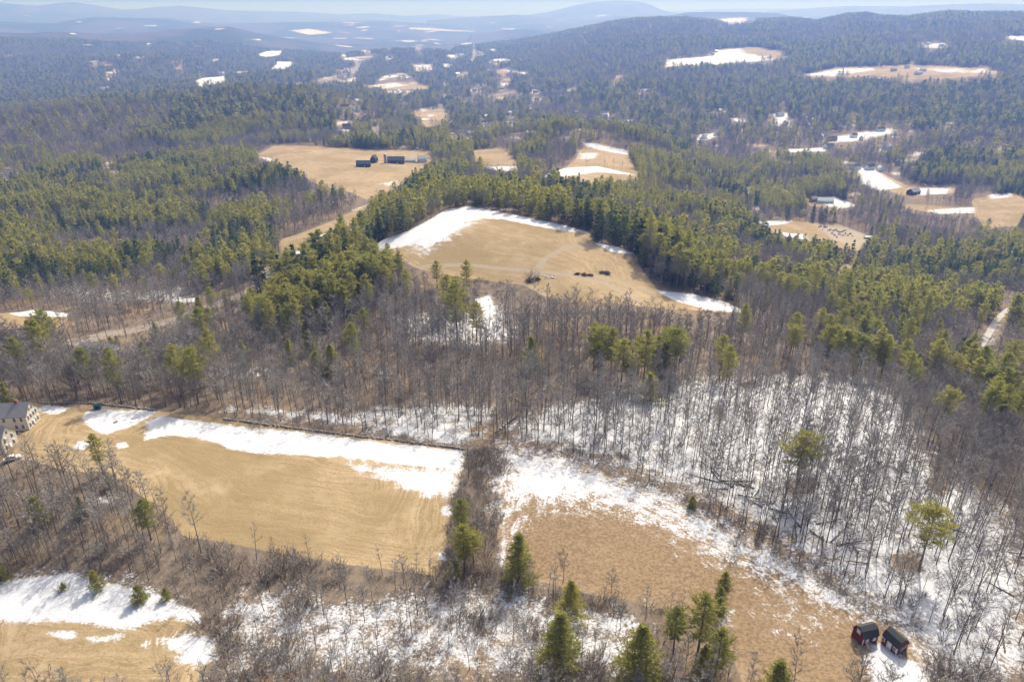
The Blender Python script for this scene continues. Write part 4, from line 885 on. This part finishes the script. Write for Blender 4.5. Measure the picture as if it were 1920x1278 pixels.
# two red sheds
def by_wall(a, b, depth):   # long wall corners seen in the picture
    A_, B_ = G(*a), G(*b); L = (B_-A_).xy.length; d = (B_-A_).normalized(); nrm = Vector((-d.y, d.x, 0))
    c = (A_+B_)/2 + nrm*(depth/2); c.z = height(np.array([c.x]), np.array([c.y]))[0]; return c, math.atan2(d.y, d.x), L
c, rz, L = by_wall((1616,1211), (1644,1203), 3.2); L = max(L, 3.2)
building('shed', 'red gambrel shed with white gable window, left of two beside the brown field', 'shed', c, rz, L, 3.2, 2.0, 3.7, M_RED, M_DARKROOF, [('left', 0, 2.5, .8, .8), ('front', -.8, 1.2, .5, .7), ('front', .9, 1.2, .5, .7)], [('front', .1, .8, 1.8, M_RED)], gambrel=True, winm=M_WHITE, over=.15)
c, rz, L = by_wall((1651,1204), (1679,1228), 3.1)
building('shed', 'longer red gambrel shed with open doorway, right of two beside the snowy wood', 'shed', c, rz, L, 3.1, 2.0, 3.6, M_RED, M_DARKROOF, [('front', -1.5, 1.2, .55, .75), ('front', 1.3, 1.2, .55, .75), ('right', .9, 1.5, .4, .5)], [('front', 0, 1.1, 1.8, M_WHITE), ('right', -.1, 1.2, 1.8, M_GLASS)], gambrel=True, over=.15)
# farm on the far field
def far_house(px, py, rz, L, Wd, E, Hr, wm, rm, label, cat='house', name='house', group=None, dr=True, z=-.0):
    p = G(px, py); ws = [('front', u, min(E*.5, 1.7), 1.0, 1.4) for u in np.linspace(-L*.35, L*.35, max(2, int(L/4)))]+[('right', u, E*.55, .9, 1.3) for u in (-Wd*.22, Wd*.22)]+[('left', 0, E*.55, .9, 1.3)]
    return building(name, label, cat, p, rz, L, Wd, E, Hr, wm, rm, ws if dr else (), [('front', L*.1, 1.2, 2.1, M_WHITE)], group=group, simple=True)
far_house(682,312,.06,17,9,3.6,7.2,M_BROWN,M_GREENROOF,'dark barn with green metal roof at the left of the far farm','barn','barn')
far_house(743,306,.04,21,10,4.2,8.2,M_BROWN,M_GREENROOF,'longer dark barn with green roof beside the silo','barn','barn')
far_house(702,305,1.3,8,7,5,9.5,M_BROWN,M_DARKROOF,'small tall dark barn between the two green-roofed barns','barn','barn')
far_house(770,304,.03,13,7,2.6,4.6,M_WHITE,M_PALEROOF,'low pale shed right of the long barn','shed','shed'); far_house(791,304,.25,11,8,5,8.2,M_WHITE,M_PALEROOF,'white farmhouse with pale roof at the right of the far farm')
p = G(723,306); e = tag(link('silo', None, None, p), 'pale concrete silo with domed cap beside the long barn', 'silo')
g = Geo(); g.tube([(0, 0, -1), (0, 0, 10)], [1.9, 1.9], 20); link('tower', g.mesh('tower', [M_CONC]), e)
g = Geo(); g.tube([(0, 0, 10.02), (0, 0, 10.6), (0, 0, 11.2), (0, 0, 11.7), (0, 0, 11.9)], [2.0, 1.9, 1.4, .7, .05], 20); link('cap', g.mesh('cap', [M_PALEROOF]), e)
far_house(186,664,-.15,15,8,3.0,5.4,M_WHITE,M_GREYROOF,'low grey-roofed house half hidden in the wood beside the paved road')
far_house(1712,364,.5,16,10,4,8,M_BROWN,M_GREYROOF,'grey-roofed house at the snowy field on the right'); far_house(1546,380,-.1,20,10,3.4,6.5,M_WHITE,M_PALEROOF,'white house with snowy pale roof right of the centre woods'); far_house(1629,448,.1,11,3,2.6,3.1,M_WHITE,M_PALEROOF,'long white trailer at the right of the car yard','trailer','trailer')
far_house(1524,378,.3,8,7,4,7,M_TAN,M_GREYROOF,'small tan house left of the snowy-roofed white house'); far_house(1570,474,.4,7,5,2.5,4.2,M_TAN,M_BROWN,'little tan hut below the car yard','hut','hut')
HV = [(930,208,0,'w'),(905,214,.4,'w'),(1132,222,.2,'w'),(1120,226,1.1,'g'),(1462,218,.3,'w'),(1472,236,.8,'w'),(1560,264,.2,'t'),(1600,258,.5,'w'),(1650,246,.1,'w'),(1345,254,.3,'w'),(1320,260,.9,'w'),(1812,262,.2,'w'),(1838,268,.7,'g'),(1700,128,.2,'w'),(1722,140,.5,'w'),(1675,134,.1,'g'),(1730,134,.1,'w'),(1336,104,.2,'w'),(1342,98,.7,'w'),(1740,84,.2,'w'),(1765,88,.4,'w'),(1842,94,.2,'w'),
 (900,103,.1,'w'),(905,88,0,'w'),(880,108,.3,'w'),(870,112,.1,'w'),(850,114,.2,'t'),(838,116,.5,'w'),(925,110,.1,'w'),(915,120,.4,'w'),(860,120,.2,'g'),(830,108,.1,'w'),(805,112,.2,'w'),(640,172,.1,'w'),(655,178,.5,'w'),(700,176,.2,'w'),(730,180,.1,'t'),(770,178,.4,'w'),(790,190,.1,'w'),(750,195,.3,'w'),(720,200,.2,'w'),(830,190,.5,'w'),(860,168,.2,'w'),(890,172,.1,'w'),(700,188,.2,'g'),(680,196,.1,'w'),
 (265,108,.1,'w'),(285,104,.2,'w'),(245,106,.4,'w'),(180,112,.3,'w'),(215,112,.1,'w'),(150,152,.2,'w'),(165,152,.6,'w'),(30,148,.1,'w'),(12,150,.3,'w'),(60,203,.2,'w'),(245,176,.4,'w'),(1070,204,.2,'w'),(1080,214,.6,'t'),(1450,244,.4,'g'),(975,214,.2,'w'),(990,170,.3,'w'),(740,232,.2,'w'),(730,225,.5,'g'),(800,258,.2,'w'),(1480,300,.3,'w'),(1630,318,.4,'w'),(1430,330,.1,'w')]
HV += [(sum(q[0] for q in g_)/8, sum(q[1] for q in g_)/8, _r.uniform(0, 1.5), _r.choice('wwwtg')) for g_ in GLADES[:150:2]]
hm = {'w': M_WHITE, 't': M_TAN, 'g': M_CREAM}; rm_ = [M_GREYROOF, M_PALEROOF, M_DARKROOF]; random.seed(9)
HP = []
for px, py, a, c_ in HV:
    p = G(px, py); far_ = math.hypot(p.x, p.y) > 2400
    HP.append((p.x, p.y)); L = random.uniform(11, 17)*(1.35 if far_ and random.random() < .4 else 1)
    big = {'w': 'white', 't': 'tan', 'g': 'cream'}[c_]
    where = ('in the valley town at upper centre' if 600 < px < 1000 and py < 205 else 'among the woods at upper left' if px < 600 else 'in the snowy clearings on the right hills' if px > 1200 else 'in the wooded valley behind the farm')
    lb = f'small far-off {big} house {where}'
    e = link('house', None, None, p, (0, 0, a)); tag(e, lb, 'house', f'{big} houses {where}'); hL, hW, E, Hr = L/2, L*.3, 4.8, 8.2
    g = Geo()
    for sx in (-1, 1):
        pts = [(sx*hL, -hW, -2), (sx*hL, -hW, E), (sx*hL, 0, Hr), (sx*hL, hW, E), (sx*hL, hW, -2)]; g.face(pts if sx < 0 else pts[::-1])
    g.face([(-hL, -hW, -2), (hL, -hW, -2), (hL, -hW, E), (-hL, -hW, E)]); g.face([(hL, hW, -2), (-hL, hW, -2), (-hL, hW, E), (hL, hW, E)]); link('wall', g.mesh('wall', [hm[c_]]), e)
    g = Geo(); o_ = .4
    for sy in (-1, 1):
        q = [(-hL-o_, sy*(hW+o_), E-.25), (hL+o_, sy*(hW+o_), E-.25), (hL+o_, 0, Hr+.1), (-hL-o_, 0, Hr+.1)]; g.face(q if sy < 0 else q[::-1]); g.face([(x, y, z+.2) for x, y, z in (q if sy < 0 else q[::-1])])
    link('roof', g.mesh('roof', [random.choice(rm_)]), e)
# ------------------------------------------------------------------ cars in the yard
CARM = {'dark blue': plain('dark_blue_paint', (.03, .045, .09), (.025, .04, .08), 1., .3, .5), 'black': plain('black_paint', (.02, .02, .022), (.03, .03, .03), 1., .3, .5), 'white': plain('white_car_paint', (.7, .7, .7), (.65, .65, .65), 1., .3, .5), 'silver': plain('silver_paint', (.35, .37, .4), (.3, .32, .35), 1., .3, .5), 'rusty red': plain('rusty_paint', (.22, .06, .04), (.15, .06, .04), 1.)}
M_TYRE = plain('tyre', (.02, .02, .02))
def car_parts():
    b = Geo(); sec = [(-2.2, .45, .75), (-2.1, .85, .8), (-1.3, .95, .88), (1.0, .95, .88), (2.0, .8, .82), (2.2, .45, .75)]
    for (x0, h0, w0), (x1, h1, w1) in zip(sec, sec[1:]):
        b.face([(x0, -w0, .3), (x1, -w1, .3), (x1, -w1, h1), (x0, -w0, h0)]); b.face([(x1, w1, .3), (x0, w0, .3), (x0, w0, h0), (x1, w1, h1)]); b.face([(x0, -w0, h0), (x1, -w1, h1), (x1, w1, h1), (x0, w0, h0)]); b.face([(x0, w0, .3), (x1, w1, .3), (x1, -w1, .3), (x0, -w0, .3)])
    b.face([(-2.2, .75, .3), (-2.2, -.75, .3), (-2.2, -.75, .45), (-2.2, .75, .45)]); b.face([(2.2, -.75, .3), (2.2, .75, .3), (2.2, .75, .45), (2.2, -.75, .45)])
    b.box((-.25, 0, 1.46), (.85, .66, .03))
    w = Geo(); lo_ = [(-1.5, -.8, .93), (1.0, -.8, .93), (1.0, .8, .93), (-1.5, .8, .93)]; hi_ = [(-1.05, -.64, 1.42), (.45, -.64, 1.42), (.45, .64, 1.42), (-1.05, .64, 1.42)]
    for i in range(4): w.face([lo_[i], lo_[(i+1) % 4], hi_[(i+1) % 4], hi_[i]])
    t = Geo(); t.tube([(0, -.11, 0), (0, .11, 0)], [.32, .32], 12); t.face([(.3*math.cos(a), -.11, .3*math.sin(a)) for a in np.linspace(0, 6.28, 12, False)]); t.face([(.3*math.cos(-a), .11, .3*math.sin(-a)) for a in np.linspace(0, 6.28, 12, False)])
    return b, w, t
cb, cw, ct = car_parts(); CBM = {k: cb.mesh('car_body', [m]) for k, m in CARM.items()}; CWM = cw.mesh('car_glass', [M_GLASS]); CTM = ct.mesh('car_wheel', [M_TYRE])
def car(px, py, rz, colr, label, group=None):
    e = tag(link('parked_car', None, None, G(px, py), (0, 0, rz)), label, 'car', group)
    link('body', CBM[colr], e); link('window', CWM, e)
    for x in (-1.35, 1.35):
        for y in (-.78, .78): link('wheel', CTM, e, (x, y, .32))
random.seed(4)
for i in range(26):
    row_ = 0 if i < 16 else 1; px = 1536+i*3.2 if row_ == 0 else 1560+(i-16)*4.2; py = 424+.14*(px-1536)+random.uniform(0, 7) if row_ == 0 else 440+random.uniform(-2, 5)
    cl_ = random.choices(list(CARM), [5, 6, 1.5, 2, 1])[0]
    car(px, py, random.uniform(.7, 1.3), cl_, f'{cl_} car packed among others in the far car yard', f'{cl_} cars in the car yard')
car(24,862,.6,'white','white car parked in front of the cream annex at the left edge')
# ------------------------------------------------------------------ logs, stones, walls, heaps
def log_mesh(seed):
    random.seed(seed); g = Geo(); L = random.uniform(5, 10); bend = random.uniform(-.5, .5)
    g.tube([(0, 0, .2), (L*.35, bend*.5, .32), (L*.7, bend, .5), (L, bend*.6, .75)], [.17, .14, .10, .03], 6)
    for k in range(7):
        x = L*random.uniform(.45, .95); a = random.uniform(0, 3.14); l = random.uniform(.8, 2.4); g.tube([(x, bend*.8, .45), (x+l*.6, bend*.8+l*math.cos(a)*.6, .45+l*.5*math.sin(a))], [.05, .01], 3)
    return g.mesh('log', [M_LOG])
LOGS = [log_mesh(i) for i in range(5)]; random.seed(12)
for i in range(40):
    px = random.uniform(1330, 1915); py = random.uniform(max(760, 1030-(1640-px)*.5 if px < 1640 else 820), 1270 if px > 1720 else 900+max(0, (px-1330))*.55)
    g = G(px, py); o = link('fallen_log', LOGS[i % 5], None, g, (0, 0, random.uniform(0, 6.28))); tag(o, 'grey fallen tree trunk lying on the snow among the bare trees', 'log', 'fallen trunks in the snowy wood')
def stone_wall(pts, label, w=.5, h=.5):
    l = wline(pts, 4); d = np.r_[0, np.cumsum(np.hypot(*np.diff(l, axis=0).T))]; g = Geo(); s_ = 0
    while s_ < d[-1]:
        for c_ in range(1):
            x = np.interp(s_, d, l[:, 0])+random.uniform(-.5, .5)*w; y = np.interp(s_, d, l[:, 1])+random.uniform(-.5, .5)*w
            z = float(height(np.array([x]), np.array([y]))[0]); g.box((x, y, z+random.uniform(.05, h*.6)), (random.uniform(.25, .5), random.uniform(.2, .4), random.uniform(.15, .35)), 0, random.uniform(0, 3))
        s_ += random.uniform(.5, .95)
    c = sum(g.v, Vector())/len(g.v); g.v = [v-c for v in g.v]
    tag(link('stone_wall', g.mesh('stone_wall', [M_STONE]), None, c), label, 'wall')
stone_wall([(420,786),(520,800),(640,815),(760,829),(872,843)], 'low stone wall along the upper edge of the snow strip above the mown field')
stone_wall([(930,812),(980,770),(1040,715),(1085,680)], 'stone wall running diagonally up through the grey wood from the hedgerow')
stone_wall([(75,756),(180,757),(290,770)], 'stone wall along the lawn behind the cream house')
def heap(px, py, rz, label, n_, L, m):
    random.seed(int(px)); g = Geo()
    for k in range(n_):
        a = random.gauss(0, .35); x, y = random.gauss(0, .7), random.gauss(0, .8); z = max(.15, 1.3*math.exp(-(x*x+y*y))*random.random()+.1); d = Vector((math.cos(a), math.sin(a), random.uniform(-.12, .12)))*L/2
        c = Vector((x, y, z)); g.tube([c-d, c+d], [random.uniform(.1, .2)]*2, 5)
    return tag(link('log_pile', g.mesh('log_pile', [m]), None, G(px, py), (0, 0, rz)), label, 'log pile')
M_RUST = plain('rusty_logs', (.20, .09, .05), (.14, .07, .045), 2.)
heap(1083,515,.2,'reddish brown log pile in the hill field, leftmost of three',26,1.7,M_RUST); heap(1094,516,.1,'reddish brown log pile in the hill field, middle of three',26,1.8,M_RUST); heap(1106,517,-.1,'reddish brown log pile in the hill field, right of three',24,1.6,M_RUST); heap(1133,513,0,'dark brush pile in the hill field, right of the brown log piles',60,4.5,M_LOG)
heap(1000,526,.5,'brush pile under the twiggy bush in the hill field',60,6,M_LOG)
def stone_mesh(seed):
    rs = np.random.default_rng(seed); bm = bmesh.new(); bmesh.ops.create_icosphere(bm, subdivisions=2, radius=1)
    for v in bm.verts: v.co *= 1+rs.uniform(-.18, .18); v.co.z *= .7
    me = bpy.data.meshes.new('stone'); bm.to_mesh(me); bm.free(); me.materials.append(M_WSTONE); return me
M_WSTONE = plain('white_stone', (.62, .60, .57), (.5, .48, .45), 1.); STM = [stone_mesh(i) for i in range(4)]; random.seed(2)
for i in range(12):
    o = link('boulder', STM[i % 4], None, G(1012+random.uniform(0, 30), 519+random.uniform(-2, 4)), (0, 0, random.uniform(0, 6))); o.scale = [random.uniform(.4, .9)]*3; tag(o, 'pale boulder in the stone scatter beside the twiggy bush on the hill field', 'boulder', 'pale boulders on the hill field')
o = link('boulder', STM[0], None, G(217,792), (0, 0, 1)); o.scale = (.8, .6, .7); o.data = STM[0].copy(); o.data.materials[0] = M_STONE; tag(o, 'grey boulder showing through the snow of the lawn', 'boulder')
p = G(184,767); building('garden_hut', 'little teal hut at the edge of the lawn beside the wood', 'hut', p, .3, 1.9, 1.6, 1.6, 2.1, M_TEAL, M_TEAL, (), [('front', 0, .8, 1.4, M_DARKROOF)], over=.12)

# ------------------------------------------------------------------ haze
zlo = float(GZ.min())-1; zhi = max(float(GZ.max())+140, CAMZ+20)
g = Geo(); g.box((0, 0, (zlo+zhi)/2), (34500, 34500, (zhi-zlo)/2))
m = bpy.data.materials.new('haze'); m.use_nodes = True; nt = m.node_tree; nt.nodes.remove(nt.nodes['Principled BSDF'])
pv = nt.nodes.new('ShaderNodeVolumePrincipled'); pv.inputs['Density'].default_value = HAZE; pv.inputs['Color'].default_value = (*HAZE_COL, 1); pv.inputs['Density Attribute'].default_value = ''; pv.inputs['Anisotropy'].default_value = .22; pv.inputs['Absorption Color'].default_value = (.80, .72, 1, 1)
nt.links.new(pv.outputs[0], nt.nodes['Material Output'].inputs['Volume'])
o = link('haze', g.mesh('haze', [m])); tag(o, kind='stuff')
print('TREES', X.size, 'pine', ispine.sum(), 'groves', gx.size, 'brush', bx_.size, 'objs', len(SC.objects), 'z', zlo, zhi)
